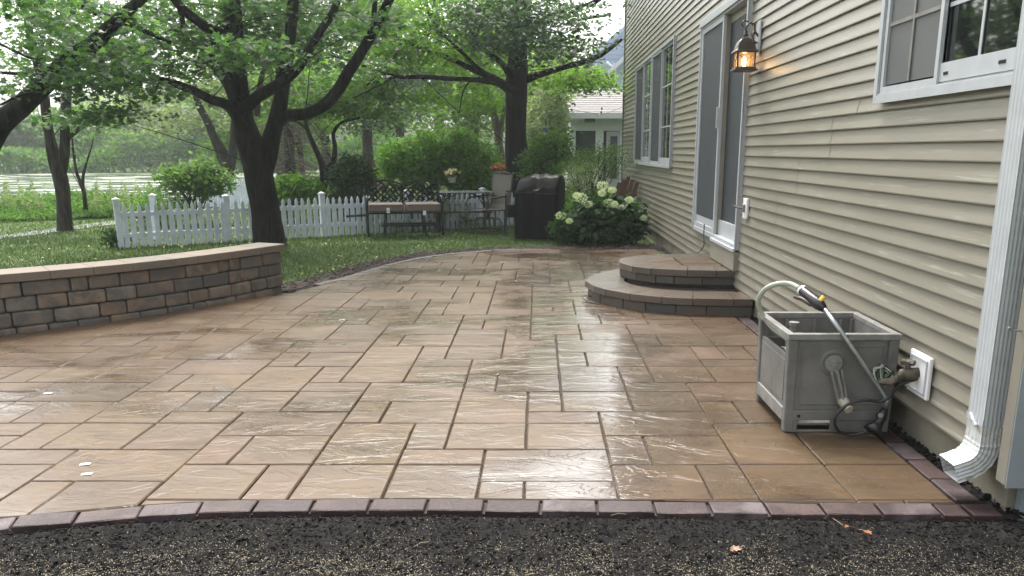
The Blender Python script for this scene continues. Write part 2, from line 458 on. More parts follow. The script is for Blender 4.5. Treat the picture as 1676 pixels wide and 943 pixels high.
M['mulch'] = simple('dark_mulch', (0.018, 0.012, 0.009), 0.9, var=0.6, nscale=50, bmp=1.0, bscale=90)
M['tableglass'] = simple('table_glass_edge', (0.30, 0.36, 0.33), 0.08, var=0.05)
M['shingle'] = simple('pinkish_shingle', (0.19, 0.178, 0.172), 0.9, var=0.2, nscale=12, bmp=0.4, bscale=60)
M['bluehouse'] = simple('pale_blue_siding', (0.36, 0.42, 0.54), 0.7, var=0.05)
M['whitehouse'] = simple('white_siding', (0.68, 0.70, 0.72), 0.6, var=0.05)
M['darkinside'] = simple('dark_interior', (0.03, 0.035, 0.035), 0.8, var=0.3)
M['roofgrey'] = simple('grey_roof', (0.10, 0.10, 0.11), 0.9, var=0.2)
M['bluepl'] = simple('blue_plastic', (0.03, 0.05, 0.20), 0.4, var=0.1)
M['clod'] = simple('black_soil_clod', (0.008, 0.0073, 0.0067), 0.8, var=0.5, nscale=70, bmp=0.8, bscale=200, spec=0.12)
M['seed'] = simple('pale_grass_seed', (0.36, 0.31, 0.20), 0.7, var=0.35, nscale=90)
M['mulchchip'] = simple('bark_chip', (0.04, 0.026, 0.019), 0.85, var=0.6, nscale=60)
M['straw'] = simple('dry_twig', (0.30, 0.23, 0.15), 0.8, var=0.2)
def soilmat():
    m, t, b = newmat('black_soil')
    co = objco(t, world=True)
    f = noise_(t, co, 60, 6, 0.7); f2 = noise_(t, co, 9, 3)
    c = ramp(t, f, [(0.3, (0.0045, 0.0045, 0.0047)), (0.7, (0.022, 0.0205, 0.020))])
    c = mixc(t, ramp(t, f2, [(0.5, 0.0), (0.7, 0.5)]), c, (0.026, 0.022, 0.018))
    t.links.new(c, b.inputs['Base Color']); b.inputs['Roughness'].default_value = 0.85; b.inputs['Specular IOR Level'].default_value = 0.12
    bump(t, b, f, 1.0, 0.012)
    return m
M['soil'] = soilmat()
def lawnmat():
    m, t, b = newmat('lawn_turf')
    co = objco(t, world=True)
    f = noise_(t, co, 26, 5, 0.7); f2 = noise_(t, co, 0.9, 4)
    c = ramp(t, f, [(0.3, (0.022, 0.05, 0.012)), (0.7, (0.07, 0.125, 0.03))])
    c = mixc(t, ramp(t, f2, [(0.42, 0.0), (0.68, 0.6)]), c, (0.12, 0.155, 0.05))
    t.links.new(c, b.inputs['Base Color']); b.inputs['Roughness'].default_value = 0.9
    bump(t, b, f, 0.9, 0.03)
    return m
M['lawn'] = lawnmat()
def watermat():
    m, t, b = newmat('pond_water')
    co = objco(t, (0.25, 1, 1), world=True)
    f = noise_(t, co, 1.2, 5, 0.62, 0.6)
    lily = ramp(t, f, [(0.50, 0.0), (0.60, 1.0)])
    c = mixc(t, lily, (0.10, 0.12, 0.11), (0.26, 0.30, 0.17))
    t.links.new(c, b.inputs['Base Color'])
    rg = ramp(t, lily, [(0, 0.08), (1, 0.45)])
    t.links.new(rg, b.inputs['Roughness'])
    bump(t, b, noise_(t, co, 7, 3), 0.12, 0.02)
    return m
M['water'] = watermat()

# ------------------------------------------------------------------ small geometry helpers
def in_poly(px, py, poly):
    px = np.asarray(px); py = np.asarray(py)
    ins = np.zeros(px.shape, bool)
    n = len(poly)
    for i in range(n):
        x1, y1 = poly[i]; x2, y2 = poly[(i + 1) % n]
        c = ((y1 > py) != (y2 > py))
        with np.errstate(divide='ignore', invalid='ignore'):
            xi = (x2 - x1) * (py - y1) / ((y2 - y1) if y2 != y1 else 1e-9) + x1
        ins ^= c & (px < xi)
    return ins
def clip_rect(poly, x0, x1, y0, y1):
    def clip(pts, f, inter):
        out = []
        for i in range(len(pts)):
            a = pts[i]; b = pts[(i + 1) % len(pts)]
            fa, fb = f(a), f(b)
            if fa: out.append(a)
            if fa != fb: out.append(inter(a, b))
        return out
    def ix(v):
        return lambda a, b: (v, a[1] + (b[1] - a[1]) * (v - a[0]) / (b[0] - a[0]))
    def iy(v):
        return lambda a, b: (a[0] + (b[0] - a[0]) * (v - a[1]) / (b[1] - a[1]), v)
    for f, it in ((lambda p: p[0] >= x0, ix(x0)), (lambda p: p[0] <= x1, ix(x1)), (lambda p: p[1] >= y0, iy(y0)), (lambda p: p[1] <= y1, iy(y1))):
        if not poly: return []
        poly = clip(poly, f, it)
    return poly
def area(p):
    return 0.5 * sum(p[i][0] * p[(i + 1) % len(p)][1] - p[(i + 1) % len(p)][0] * p[i][1] for i in range(len(p)))
def resample(pts, step=None, n=None, smooth=True):
    P = [Vector((p[0], p[1], 0)) for p in pts]
    if smooth:
        Q = []
        for i in range(len(P) - 1):
            p0 = P[max(i - 1, 0)]; p1 = P[i]; p2 = P[i + 1]; p3 = P[min(i + 2, len(P) - 1)]
            for k in range(12):
                t = k / 12
                Q.append(0.5 * ((2 * p1) + (p2 - p0) * t + (2 * p0 - 5 * p1 + 4 * p2 - p3) * t * t + (3 * p1 - p0 - 3 * p2 + p3) * t ** 3))
        Q.append(P[-1]); P = Q
    L = [0.0]
    for a, b in zip(P, P[1:]): L.append(L[-1] + (b - a).length)
    def ev(s):
        s = min(max(s, 0), L[-1] - 1e-9)
        lo, hi = 0, len(L) - 1
        while hi - lo > 1:
            m = (lo + hi) // 2
            if L[m] <= s: lo = m
            else: hi = m
        t = (s - L[lo]) / max(L[hi] - L[lo], 1e-9)
        p = P[lo].lerp(P[hi], t)
        a = P[max(lo - 2, 0)]; b = P[min(hi + 2, len(P) - 1)]
        d = (b - a).normalized()
        return p, d
    return ev, L[-1]

# ------------------------------------------------------------------ ground
g = MB()
g.add([(-500, -40, -0.035), (500, -40, -0.035), (500, 900, -0.035), (-500, 900, -0.035)], [(0, 1, 2, 3)])
ground = g.build('lawn', M['lawn']); tag(ground, kind='structure')

FRONT = [(-3.4, 2.2), (-2.6, 2.62), (-2.04, 2.84), (-1.81, 2.89), (-1.57, 2.95), (-1.39, 2.98), (-1.2, 3.0), (-.83, 3.01), (-.44, 3.015), (.19, 3.0), (.88, 2.985), (1.655, 2.97)]
WALLC = [(-6.2, 4.45), (-5.3, 5.0), (-4.62, 5.52), (-4.05, 5.98), (-3.54, 6.42), (-3.1, 6.95), (-2.78, 7.5), (-2.54, 8.02)]
FAR = [(1.66, 11.48), (.17, 11.48), (-.47, 11.40), (-.80, 11.22), (-1.4, 10.65), (-1.8, 9.8), (-2.02, 9.0), (-2.25, 8.35), (-2.42, 7.85)]
OUT = FRONT + FAR + WALLC[::-1][1:-1] + [(-6.0, 4.2), (-4.6, 2.2)]

bed = MB(); bed.prism([(x, y) for x, y in OUT], -0.06, -0.014)
bed.prism([(x - .02, y - .105) for x, y in FRONT[:-1]] + [(1.77, 2.87), (1.75, 6.8), (1.66, 6.8)] + [(1.655, 2.97)] + [(x, y + .001) for x, y in FRONT[:-1]][::-1], -0.06, -0.0145)
patio = bed.build('patio', M['sand']); tag(patio, kind='structure')

# ------------------------------------------------------------------ paving read off stone by stone: left, right at the near edge, near edge, far edge
STONES = [
 (140,257,692,641),(22,139,692,657),(-30,22,692,657),(38,198,657,628),(48,152,628,602),(152,250,628,602),(-60,69,641,627),(9,48,626,603),
 (110,200,602,569),(12,112,602,579),(201,288,602,589),(226,280,641,615),(224,270,589,568),(285,342,674,641),(342,459,674,641),(459,572,674,641),
 (491,598,641,627),(387,491,641,600.6),(440,487.6,600.6,578),(487,582,600.6,578),(508,558.6,627,600.6),(558.6,662,627,601),(582,675,601,568),
 (257,377,692.5,674),(354,542,713.5,674),(280,387,641,615),(270,420,615,589),(361,452,589,559),(270,361,589,542),(452,536,558.5,519),
 (412,452,558,541),(397,477,541,526),(468,602,578,559),(536,619,558,533),(609,654,568,549),(629,745,549,533),(604,680,533,500),(680,758,533,512.7),
 (654,739,568,549),(685,731,588,568),(731,822,588,568),(741,826,567.5,542),(750,792,541,526),(792,870,541,526),(757,872,526,512.7),(829,870,558,542),(827,911,568,558),
 (822,913,588,568),(677,771,601.6,589),(662,764,627,601.6),(768,915,613.4,589),(760,812,641,613.4),(812,916,641,613.4),(590,752,657,627),
 (743,861,692.5,641),(863,919,674,641),(862,981,692.5,674.6),(562,621,692,657),(621,743,692,657),(919,1036,674,641),(916,1024,641,601),(913,962,601,578),
 (962,1055,601,578),(913,1045,578,559),(952,1036,558,541.5),(949,1028,541,533),(1019,1072,627,601),(1024,1132,642,627.5),(1036,1153,674,642),
 (992,1177,713.5,674),(1058,1155,601,568),(1072,1177,628,601),(1041,1086,568,549.6),(1086,1175,568,549.6),(1031,1159,549.6,533),(1147,1195,589.6,568),
 (1195,1250,589.6,568),(1175,1247,568,526),(1155,1250,601,590),(1177,1290,628,601),(1144,1290,659,628),(1167,1230,694.5,659),(1230,1290,694.5,659),
 (997,1067,762,714.5),(1068,1209,762,714.5),(1209,1356,762,694.5),(1337,1466,737.5,714),(1356,1497,762,738),
 (391,470,816,762),(470.3,624.4,816,762),(624.4,778,816,762),(745+32,857,816,788),(857,1010,816,788),(778,993,788,736),(1010,1165,816,762),(1165,1250,816,762),
 (1250,1408,816,762),(1408,1569,816,762),(51,268,788,736),(-40,94,761,735),(-130,8,816,761),(-34,45,850,788),(45,190,850,788),(239,391,816,762),(225,395,850,816),
 (304,372,761,713.5),(372,508,761,713.5),(69,200,735,693),(200,328,735,693),(6,69,735,693),(508,650,760.5,693),(663,728,735.6,693),(728,859,735.6,693),
 (859,988,735.7,693.7),(650,787,761,735.6)]
def col_of(x, v): return (x - 881) / (v - 247) / .13606 + .31
def row_of(v): return (1411 / (v - 247) - 2.478) / .139
UX, UY = .1892, .1877
def GX(c): return (c - .31) * UX
def GY(r): return 3.005 + UY * r
C0, C1, R0, R1 = -31, 9, -8, 47
occ = {}
rects = []
for xl, xr, yb, yt in STONES:
    c0 = round(col_of(xl, yb)); c1 = round(col_of(xr, yb)); r0 = round(row_of(yb)); r1 = round(row_of(yt))
    c1 = min(max(c1, c0 + 1), C1); r1 = max(r1, r0 + 1)
    cells = [(c, r) for c in range(c0, c1) for r in range(r0, r1)]
    if not cells or any(q in occ for q in cells): continue
    for q in cells: occ[q] = 1
    rects.append((c0, c1, r0, r1))
rnd = random.Random(5)
SZ = [(2, 2)] * 6 + [(3, 2)] * 4 + [(2, 1)] * 5 + [(1, 1)] * 3 + [(3, 1)] * 3 + [(1, 2)] * 2 + [(2, 3)] * 2
for r in range(R0, R1 + 1):
    for c in range(C0, C1):
        if (c, r) in occ: continue
        opts = SZ[:]; rnd.shuffle(opts)
        for wd, ht in opts + [(1, 1)]:
            cells = [(c + i, r + j) for i in range(wd) for j in range(ht)]
            if c + wd <= C1 and not any(q in occ for q in cells):
                for q in cells: occ[q] = 1
                rects.append((c, c + wd, r, r + ht)); break

def slab(poly, top, inset=0.0028, bev=0.006, rough=0.0022, seg=0.13, low=-0.05, edge_drop=0.006):
    "one stone with an uneven, worn edge"
    cx = sum(p[0] for p in poly) / len(poly); cy = sum(p[1] for p in poly) / len(poly)
    ring = []
    n = len(poly)
    for i in range(n):
        a = poly[i]; b = poly[(i + 1) % n]
        L = math.hypot(b[0] - a[0], b[1] - a[1])
        if L < 0.012: continue
        k = max(1, min(4, int(L / seg)))
        for j in range(k):
            t = j / k
            ring.append((a[0] + (b[0] - a[0]) * t, a[1] + (b[1] - a[1]) * t))
    if len(ring) < 3: return None
    o = []; q = []
    for x, y in ring:
        dx, dy = x - cx, y - cy
        sx = math.copysign(min(abs(dx), inset), dx); sy = math.copysign(min(abs(dy), inset), dy)
        jx, jy = rnd.uniform(-rough, rough), rnd.uniform(-rough, rough)
        x2, y2 = x - sx + jx, y - sy + jy
        o.append((x2, y2))
        q.append((x2 - math.copysign(min(abs(dx) * .4, bev), dx), y2 - math.copysign(min(abs(dy) * .4, bev), dy)))
    tx, ty = rnd.uniform(-.004, .004), rnd.uniform(-.004, .004)
    zz = lambda x, y: top + (x - cx) * tx + (y - cy) * ty
    m = len(o)
    V = [(x, y, low) for x, y in o] + [(x, y, zz(x, y) - edge_drop + rnd.uniform(-.0012, .0012)) for x, y in o] + [(x, y, zz(x, y)) for x, y in q]
    F = []
    for i in range(m):
        j = (i + 1) % m
        F.append((i, j, m + j, m + i)); F.append((m + i, m + j, 2 * m + j, 2 * m + i))
    F.append(tuple(range(2 * m, 3 * m)))
    mb = MB(); mb.add(V, F); return mb

LOWSTEP = [(1.80, 6.70), (1.22, 6.76), (.86, 6.93), (.60, 7.22), (.47, 7.55), (.47, 7.85), (.62, 8.2), (.88, 8.52), (1.25, 8.78), (1.80, 8.95)]
stones = []
for c0, c1, r0, r1 in rects:
    x0, x1, y0, y1 = GX(c0), GX(c1), GY(r0), GY(r1)
    if c1 == C1: x1 = 1.652
    if y0 > 11.6 or y1 < 2: continue
    full = all(in_poly([x0, x1, x1, x0], [y0, y0, y1, y1], OUT))
    p = [(x0, y0), (x1, y0), (x1, y1), (x0, y1)] if full else clip_rect(OUT, x0, x1, y0, y1)
    if len(p) < 3: continue
    a = area(p)
    if abs(a) < 0.0025: continue
    if a < 0: p = p[::-1]
    if all(in_poly([q[0] for q in p], [q[1] for q in p], [(2.2, 6.6)] + LOWSTEP + [(2.2, 9.1)])): continue
    cy = sum(q[1] for q in p) / len(p); cxx = sum(q[0] for q in p) / len(p)
    vis = abs(a) / cy ** 3
    if cxx / cy < -0.72: vis *= 0.02
    stones.append((vis, p))
stones.sort(key=lambda s: -s[0])
rest = MB()
npv = 0
for vis, p in stones:
    mb = slab(p, rnd.uniform(-.0015, .0015))
    if mb is None: continue
    if npv < 300:
        mb.build('paver', M['paver'], patio); npv += 1
    else:
        rest.add(mb.v, mb.f)
if rest.v:
    o = rest.build('paver_field', M['paver'], patio); tag(o, kind='stuff')

# border bricks
def border(pts, wd, blen, side, m, top=0.002, gap=0.0045, start=0.0, name='border_brick', thick=0.06):
    ev, L = resample(pts)
    s = start
    while s < L - 0.03:
        l = blen * rnd.uniform(.97, 1.03)
        e = min(s + l, L)
        pa, da = ev(s + gap); pb, db = ev(e - gap)
        na = Vector((da.y, -da.x, 0)) * side; nb = Vector((db.y, -db.x, 0)) * side
        p = [pa + na * .005, pb + nb * .005, pb + nb * wd, pa + na * wd]
        q = [(v.x, v.y) for v in p]
        if area(q) < 0: q = q[::-1]
        mb = slab(q, top + rnd.uniform(-.003, .003), inset=0.001, bev=0.0045, rough=0.0028, seg=.06, low=-thick, edge_drop=0.003)
        if mb: mb.build(name, m, patio)
        s = e
border(FRONT[1:], .112, .222, 1, M['border'])
border([(1.655, 2.99), (1.655, 4.5), (1.657, 6.68)], .10, .222, 1, M['border'])
border([(1.655, 2.965), (1.775, 2.965)], .112, .14, 1, M['border'])
border(FAR[1:-1], .10, .2, 1, M['greyborder'], top=0.0)

# ------------------------------------------------------------------ soil in front and beside the house
xs = np.arange(-3.3, 2.7, 0.0085); ys = np.arange(1.9, 3.06, 0.0085)
def hnoise(X, Y, seed, layers):
    r = np.random.default_rng(seed); Z = np.zeros_like(X)
    for wl, amp, k in layers:
        for _ in range(k):
            a = r.uniform(0, 2 * np.pi); ph = r.uniform(0, 2 * np.pi); f = 2 * np.pi / (wl * r.uniform(.7, 1.4))
            Z += amp / math.sqrt(k) * np.sin((X * np.cos(a) + Y * np.sin(a)) * f + ph + 1.5 * np.sin((X * np.sin(a) - Y * np.cos(a)) * f * .6 + ph * 2))
    return Z
X, Y = np.meshgrid(xs, ys)
Z = -0.012 + hnoise(X, Y, 3, [(.5, .006, 5), (.12, .004, 8), (.05, .003, 10), (.025, .0022, 12)]) + rng.normal(0, .0014, X.shape)
bx = np.interp(X, [p[0] for p in FRONT], [p[1] for p in FRONT]) - 0.13
Z = np.where(Y > bx, np.minimum(Z, -0.032), np.minimum(Z, -0.017 + np.clip((bx - Y) / .1, 0, 1) * .045))
ny, nx = X.shape
V = np.stack([X, Y, Z], -1).reshape(-1, 3)
ii = np.arange(nx * ny).reshape(ny, nx)
F = np.stack([ii[:-1, :-1], ii[:-1, 1:], ii[1:, 1:], ii[1:, :-1]], -1).reshape(-1, 4)
cyf = Y[:-1, :-1].reshape(-1); bxf = bx[:-1, :-1].reshape(-1); cxf = X[:-1, :-1].reshape(-1)
F = F[(cyf < bxf + 0.1) & ~((cyf > 2.83) & (cxf > 1.84))]
me = bpy.data.meshes.new('soil_bed')
me.vertices.add(len(V)); me.vertices.foreach_set('co', V.astype(np.float32).ravel())
me.loops.add(F.size); me.loops.foreach_set('vertex_index', F.astype(np.int32).ravel())
me.polygons.add(len(F)); me.polygons.foreach_set('loop_start', (np.arange(len(F)) * 4).astype(np.int32))
me.polygons.foreach_set('use_smooth', [True] * len(F))
me.materials.append(M['soil']); me.update(calc_edges=True)
soil = bpy.data.objects.new('soil_bed', me); link(soil); tag(soil, kind='structure')
side = MB()
yy = np.arange(2.85, 11.9, .03)
xr_ = [1.745, 1.765, 1.79, 1.815, 1.85]
for y in yy:
    for x in xr_: side.v.append((x, y, -.02 + .012 * noise.noise(Vector((x * 30, y * 18, 0))) + (x - 1.74) * .12))
for i in range(len(yy) - 1):
    for k in range(4): side.f.append((i * 5 + k, i * 5 + k + 1, i * 5 + k + 6, i * 5 + k + 5))
o = side.build('soil_strip', M['soil'], smooth=True); tag(o, kind='structure')

ICO = None
def scatter_blobs(name, P, S, m, flat=0.7, parent=None):
    bm = bmesh.new(); bmesh.ops.create_icosphere(bm, subdivisions=1, radius=1.0)
    tv = np.array([v.co[:] for v in bm.verts]); tf = np.array([[v.index for v in f.verts] for f in bm.faces]); bm.free()
    n = len(P)
    A = rng.normal(size=(n, 3, 3)); Q, _ = np.linalg.qr(A)
    jit = 1 + rng.uniform(-.32, .32, (n, len(tv), 1))
    vv = (tv[None] * jit) * S[:, None, None] * rng.uniform(.6, 1.2, (n, 1, 3))
    vv = np.einsum('nij,nkj->nki', Q, vv); vv[..., 2] *= flat
    vv += P[:, None, :]
    VV = vv[:, tf.reshape(-1), :].reshape(-1, 3)
    me = fast_mesh(name, VV, np.full(n * len(tf), 3), m, False)
    o = bpy.data.objects.new(name, me); link(o, parent); tag(o, kind='stuff'); return o
def soil_z(px, py):
    ix = np.clip(((px - xs[0]) / .0085).astype(int), 0, nx - 1); iy = np.clip(((py - ys[0]) / .0085).astype(int), 0, ny - 1)
    return Z[iy, ix]
n = 30000
px = rng.uniform(-2.9, 2.5, n); py = rng.uniform(2.2, 2.93, n)
ok = py < np.interp(px, [p[0] for p in FRONT], [p[1] for p in FRONT]) - .125
px, py = px[ok], py[ok]
S = .0026 + rng.exponential(.0015, len(px)); S = np.minimum(S, .011)
scatter_blobs('soil_clods', np.stack([px, py, soil_z(px, py) + S * .3], -1), S, M['clod'])
n = 1400
px = rng.uniform(1.735, 1.85, n); py = rng.uniform(2.85, 7, n)
S = .003 + rng.exponential(.004, n)
scatter_blobs('soil_crumbs', np.stack([px, py, np.full(n, -.012) + (px - 1.74) * .12], -1), S, M['clod'])
# seed
n = 52000
px = rng.uniform(-2.9, 2.5, n); py = 2.2 + .72 * rng.beta(1.1, 2.0, n)
cl = hnoise(px, py, 9, [(.45, 1.0, 6)])
ok = (py < np.interp(px, [p[0] for p in FRONT], [p[1] for p in FRONT]) - .14) & (rng.uniform(0, 1, n) < np.clip(.22 + .32 * cl + (2.66 - py) * 2.2, .05, 1))
px, py = px[ok], py[ok]; n = len(px)
a = rng.uniform(0, 2 * np.pi, n); l = rng.uniform(.0018, .0038, n); wd = rng.uniform(.0005, .0010, n)
z = soil_z(px, py) + .0035 + rng.uniform(0, .003, n); tl = rng.normal(0, .0012, n)
ca, sa = np.cos(a), np.sin(a)
Vs = np.stack([np.stack([px - ca * l, py - sa * l, z - tl], -1), np.stack([px + sa * wd, py - ca * wd, z + .0006], -1), np.stack([px + ca * l, py + sa * l, z + tl], -1), np.stack([px - sa * wd, py + ca * wd, z + .0006], -1)], 1).reshape(-1, 3)
o = bpy.data.objects.new('grass_seed', fast_mesh('grass_seed', Vs, np.full(n, 4), M['seed'])); link(o); tag(o, kind='stuff')

# ------------------------------------------------------------------ mulch strip along the far edge
MUL = [(-2.5, 8.05), (-2.33, 8.45), (-2.12, 9.05), (-1.9, 9.85), (-1.48, 10.75), (-.86, 11.32), (-.5, 11.5), (.17, 11.59), (1.78, 11.59)]
ev, L = resample(MUL)
k = int(L / .06); ms = MB()
edge_in = []; edge_out = []
for i in range(k + 1):
    p, d = ev(L * i / k); nrm = Vector((-d.y, d.x, 0))
    wdt = .34 + .05 * math.sin(i * .9) + rnd.uniform(-.02, .02) + (.25 if p.x > .3 else 0)
    for j in range(4):
        q = p + nrm * (wdt * j / 3 - .03)
        ms.v.append((q.x, q.y, -.02 + .012 * noise.noise(Vector((q.x * 12, q.y * 12, 0)))))
for i in range(k):
    for j in range(3): ms.f.append((i * 4 + j, (i + 1) * 4 + j, (i + 1) * 4 + j + 1, i * 4 + j + 1))
o = ms.build('mulch_strip', M['mulch'], smooth=True); tag(o, kind='structure')
n = 6000; PP = []
for i in range(n):
    p, d = ev(rnd.uniform(0, L)); nrm = Vector((-d.y, d.x, 0)); q = p + nrm * rnd.uniform(-.02, .36 + (.2 if p.x > .3 else 0))
    PP.append((q.x, q.y, -.008))
scatter_blobs('mulch_chips', np.array(PP), .005 + rng.exponential(.006, n), M['mulchchip'], .5)

# ------------------------------------------------------------------ grass blades
def blades(name, n, xr, yr, h, wdt, m, excl, zz=-.035, dens=None):
    px = rng.uniform(xr[0], xr[1], n); py = yr[0] + (yr[1] - yr[0]) * rng.beta(1.0, 1.6, n)
    ok = np.ones(n, bool)
    for e in excl: ok &= ~in_poly(px, py, e)
    px, py = px[ok], py[ok]; n = len(px)
    pat = hnoise(px, py, 21, [(1.2, 1, 5), (.3, .6, 5)])
    hh = h * rng.uniform(.5, 1.3, n) * (1 + .25 * pat); a = rng.uniform(0, 2 * np.pi, n)
    wv = wdt * rng.uniform(.6, 1.3, n) * (1 + py / 12)
    bxv = rng.normal(0, .35, n) * hh; byv = rng.normal(0, .35, n) * hh
    ca, sa = np.cos(a) * wv, np.sin(a) * wv
    z0 = np.full(n, zz)
    V = np.stack([np.stack([px - ca, py - sa, z0], -1), np.stack([px + ca, py + sa, z0], -1),
                  np.stack([px + bxv * .5 + ca * .6, py + byv * .5 + sa * .6, z0 + hh * .65], -1), np.stack([px + bxv, py + byv, z0 + hh], -1)], 1).reshape(-1, 3)
    o = bpy.data.objects.new(name, fast_mesh(name, V, np.full(n, 4), m)); link(o); tag(o, kind='stuff'); return o
ev_m, Lm = resample(MUL)
mul_poly = []
for i in range(40):
    p, d = ev_m(Lm * i / 39); mul_poly.append((p.x - d.y * (.33 + .04 * math.sin(i * 1.7)), p.y + d.x * (.33 + .04 * math.sin(i * 1.7))))
EX = mul_poly + [(3, 12.0), (3, 0), (-7, 0), (-6.3, 4.7)] + [(x - .14, y + .24) for x, y in WALLC[1:]]
blades('lawn_grass', 150000, (-11, 1.75), (5.5, 19), .042, .0028, M['grassb'], [EX])
# pale fallen leaves on the lawn
def flat_leaves(name, pts, sz, m, zb=0.0):
    V = []; 
    for x, y in pts:
        s = sz * rnd.uniform(.6, 1.3); a = rnd.uniform(0, 6.28); tx = rnd.uniform(-.4, .4)
        for lx, ly in ((-1, 0), (-.2, -.55), (1, 0), (-.2, .55)):
            V.append((x + s * (lx * math.cos(a) - ly * math.sin(a)), y + s * (lx * math.sin(a) + ly * math.cos(a)), zb + s * (.25 + lx * tx)))
    o = bpy.data.objects.new(name, fast_mesh(name, np.array(V), np.full(len(pts), 4), m)); link(o); tag(o, kind='stuff')
pts = []
for _ in range(150):
    x, y = rnd.uniform(-2.75, -1.7), rnd.uniform(8.1, 10.6)
    if not in_poly([x], [y], EX)[0]: pts.append((x, y))
while len(pts) < 620:
    x, y = rnd.uniform(-8.5, 1.4), 7 + 8 * rnd.random() ** 1.3
    if not in_poly([x], [y], EX)[0]: pts.append((x, y))
flat_leaves('fallen_leaves', pts, .022, M['fallen'], 0.0)

# ------------------------------------------------------------------ seat wall
wall = empty('seat_wall', (-4.0, 6.1, 0), label='low curved seat wall of tumbled grey and tan blocks with a smooth stone cap', cat='garden wall')
inv = Vector((4.0, -6.1, 0))
def block(evf, s0, s1, z0, z1, off, depth, m, name, parent, shift, bev=.012, jit=.006, gap=.004, seg=2):
    pa, da = evf(s0 + gap); pb, db = evf(s1 - gap)
    na = Vector((da.y, -da.x, 0)); nb = Vector((db.y, -db.x, 0))
    j = lambda: rnd.uniform(-jit, jit)
    f = off + rnd.uniform(-jit, jit)
    q = [pa + na * (f + j() * .4), pb + nb * (f + j() * .4), pb - nb * depth, pa - na * depth]
    V = [(v.x + shift.x, v.y + shift.y, z0 + .003 + j() * .3) for v in q] + [(v.x + shift.x, v.y + shift.y, z1 - .002 + j() * .25) for v in q]
    mb = MB(); mb.add(V, [(3, 2, 1, 0), (4, 5, 6, 7), (0, 1, 5, 4), (1, 2, 6, 5), (2, 3, 7, 6), (3, 0, 4, 7)])
    bm = bmesh.new(); me0 = mb.mesh('t', None); bm.from_mesh(me0); bpy.data.meshes.remove(me0)
    bmesh.ops.bevel(bm, geom=bm.edges[:], offset=bev, segments=seg, affect='EDGES', profile=.6)
    me = bpy.data.meshes.new(name); bm.to_mesh(me); bm.free(); me.materials.append(m)
    if seg > 1: me.polygons.foreach_set('use_smooth', [len(p.vertices) < 5 and p.area < .0009 for p in me.polygons])
    o = bpy.data.objects.new(name, me); link(o, parent); return o
evw, Lw = resample(WALLC)
for ci, (z0, z1) in enumerate([(-.07, .045), (.045, .16), (.16, .275), (.275, .389)]):
    s = -.3 + ci * .13
    while s < Lw - .02:
        l = rnd.choice([.13, .21, .24, .24, .28, .33])
        e = s + l
        if Lw - e < .14: e = Lw
        if e > .2: block(evw, max(s, 0), e, z0, z1, 0, .27, M['block'], 'block', wall, inv, bev=.018, jit=.010)
        s = e
s = 0
while s < Lw:
    e = s + rnd.choice([.3, .3, .36, .22])
    if Lw + .03 - e < .15: e = Lw + .03
    pa = s
    evc = lambda t: ((evw(t)[0] + evw(t)[1] * max(0, t - Lw), evw(t)[1]))
    block(evc, s, e, .390, .462, .03, .30, M['cap'], 'cap_stone', wall, inv, bev=.004, jit=.0015, gap=.001, seg=1)
    s = e
core = MB(); k = 30
for i in range(k + 1):
    p, d = evw(Lw * i / k - (.02 if i == k else 0)); nn = Vector((d.y, -d.x, 0))
    for off in (-.03, -.24):
        q = p + nn * off
        core.v += [(q.x + inv.x, q.y + inv.y, -.05), (q.x + inv.x, q.y + inv.y, .385)]
for i in range(k):
    a = i * 4
    core.f += [(a, a + 4, a + 5, a + 1), (a + 2, a + 3, a + 7, a + 6), (a + 1, a + 5, a + 7, a + 3)]
core.build('mortar_core', M['sand'], wall)

# ------------------------------------------------------------------ steps
steps = empty('entry_steps', (1.8, 7.9, 0), label='two curved block steps with wet stone caps below the patio door', cat='steps')
sinv = Vector((-1.8, -7.9, 0))
UPSTEP = [(1.80, 7.37), (1.57, 7.385), (1.2, 7.45), (.94, 7.62), (.82, 7.86), (.80, 8.12), (.90, 8.34), (1.08, 8.48), (1.35, 8.58), (1.80, 8.66)]
def tier(pts, z0, zc, z1, blens, clens, ringw):
    e0, L0 = resample(pts)
    ins = lambda d, o_: (lambda s: (lambda r: (r[0] - Vector((r[1].y, -r[1].x, 0)) * o_ * -1, r[1]))(e0(s)))
    def ev_in(s):
        p, d = e0(s); nn = Vector((-d.y, d.x, 0)); return p, d
    # the curve runs from the near end round to the far end, so the outside is on its left: flip the travel direction
    P2 = pts[::-1]
    e1, L1 = resample(P2)
    s = 0; k = 0
    while s < L1 - .01:
        e = s + blens[k % len(blens)]; k += 1
        if L1 - e < .12: e = L1
        block(e1, s, e, z0, zc, -.02, .16, M['stepblock'], 'riser_block', steps, sinv, bev=.005, jit=.003, gap=.003, seg=1)
        s = e
    s = 0; k = 0
    while s < L1 - .01:
        e = s + clens[k % len(clens)]; k += 1
        if L1 - e < .12: e = L1
        block(e1, s, e, zc, z1, .005, ringw, M['stepcap'], 'cap_stone', steps, sinv, bev=.003, jit=.0015, gap=.0022, seg=1)
        s = e
    c = MB(); 
    poly = []
    for i in range(25):
        p, d = e1(L1 * i / 24); nn = Vector((d.y, -d.x, 0)); q = p - nn * .05
        poly.append((q.x + sinv.x, q.y + sinv.y))
    if area(poly) < 0: poly = poly[::-1]
    c.prism(poly, -.04, z1 - .035); c.build('core', M['sand'], steps)
tier(LOWSTEP, -.03, .082, .148, [.26, .3, .2, .33, .24, .28], [.3, .26, .34, .2, .3], .36)
tier(UPSTEP, .148, .225, .292, [.22, .18, .26, .2], [.26, .3, .22, .34], .27)
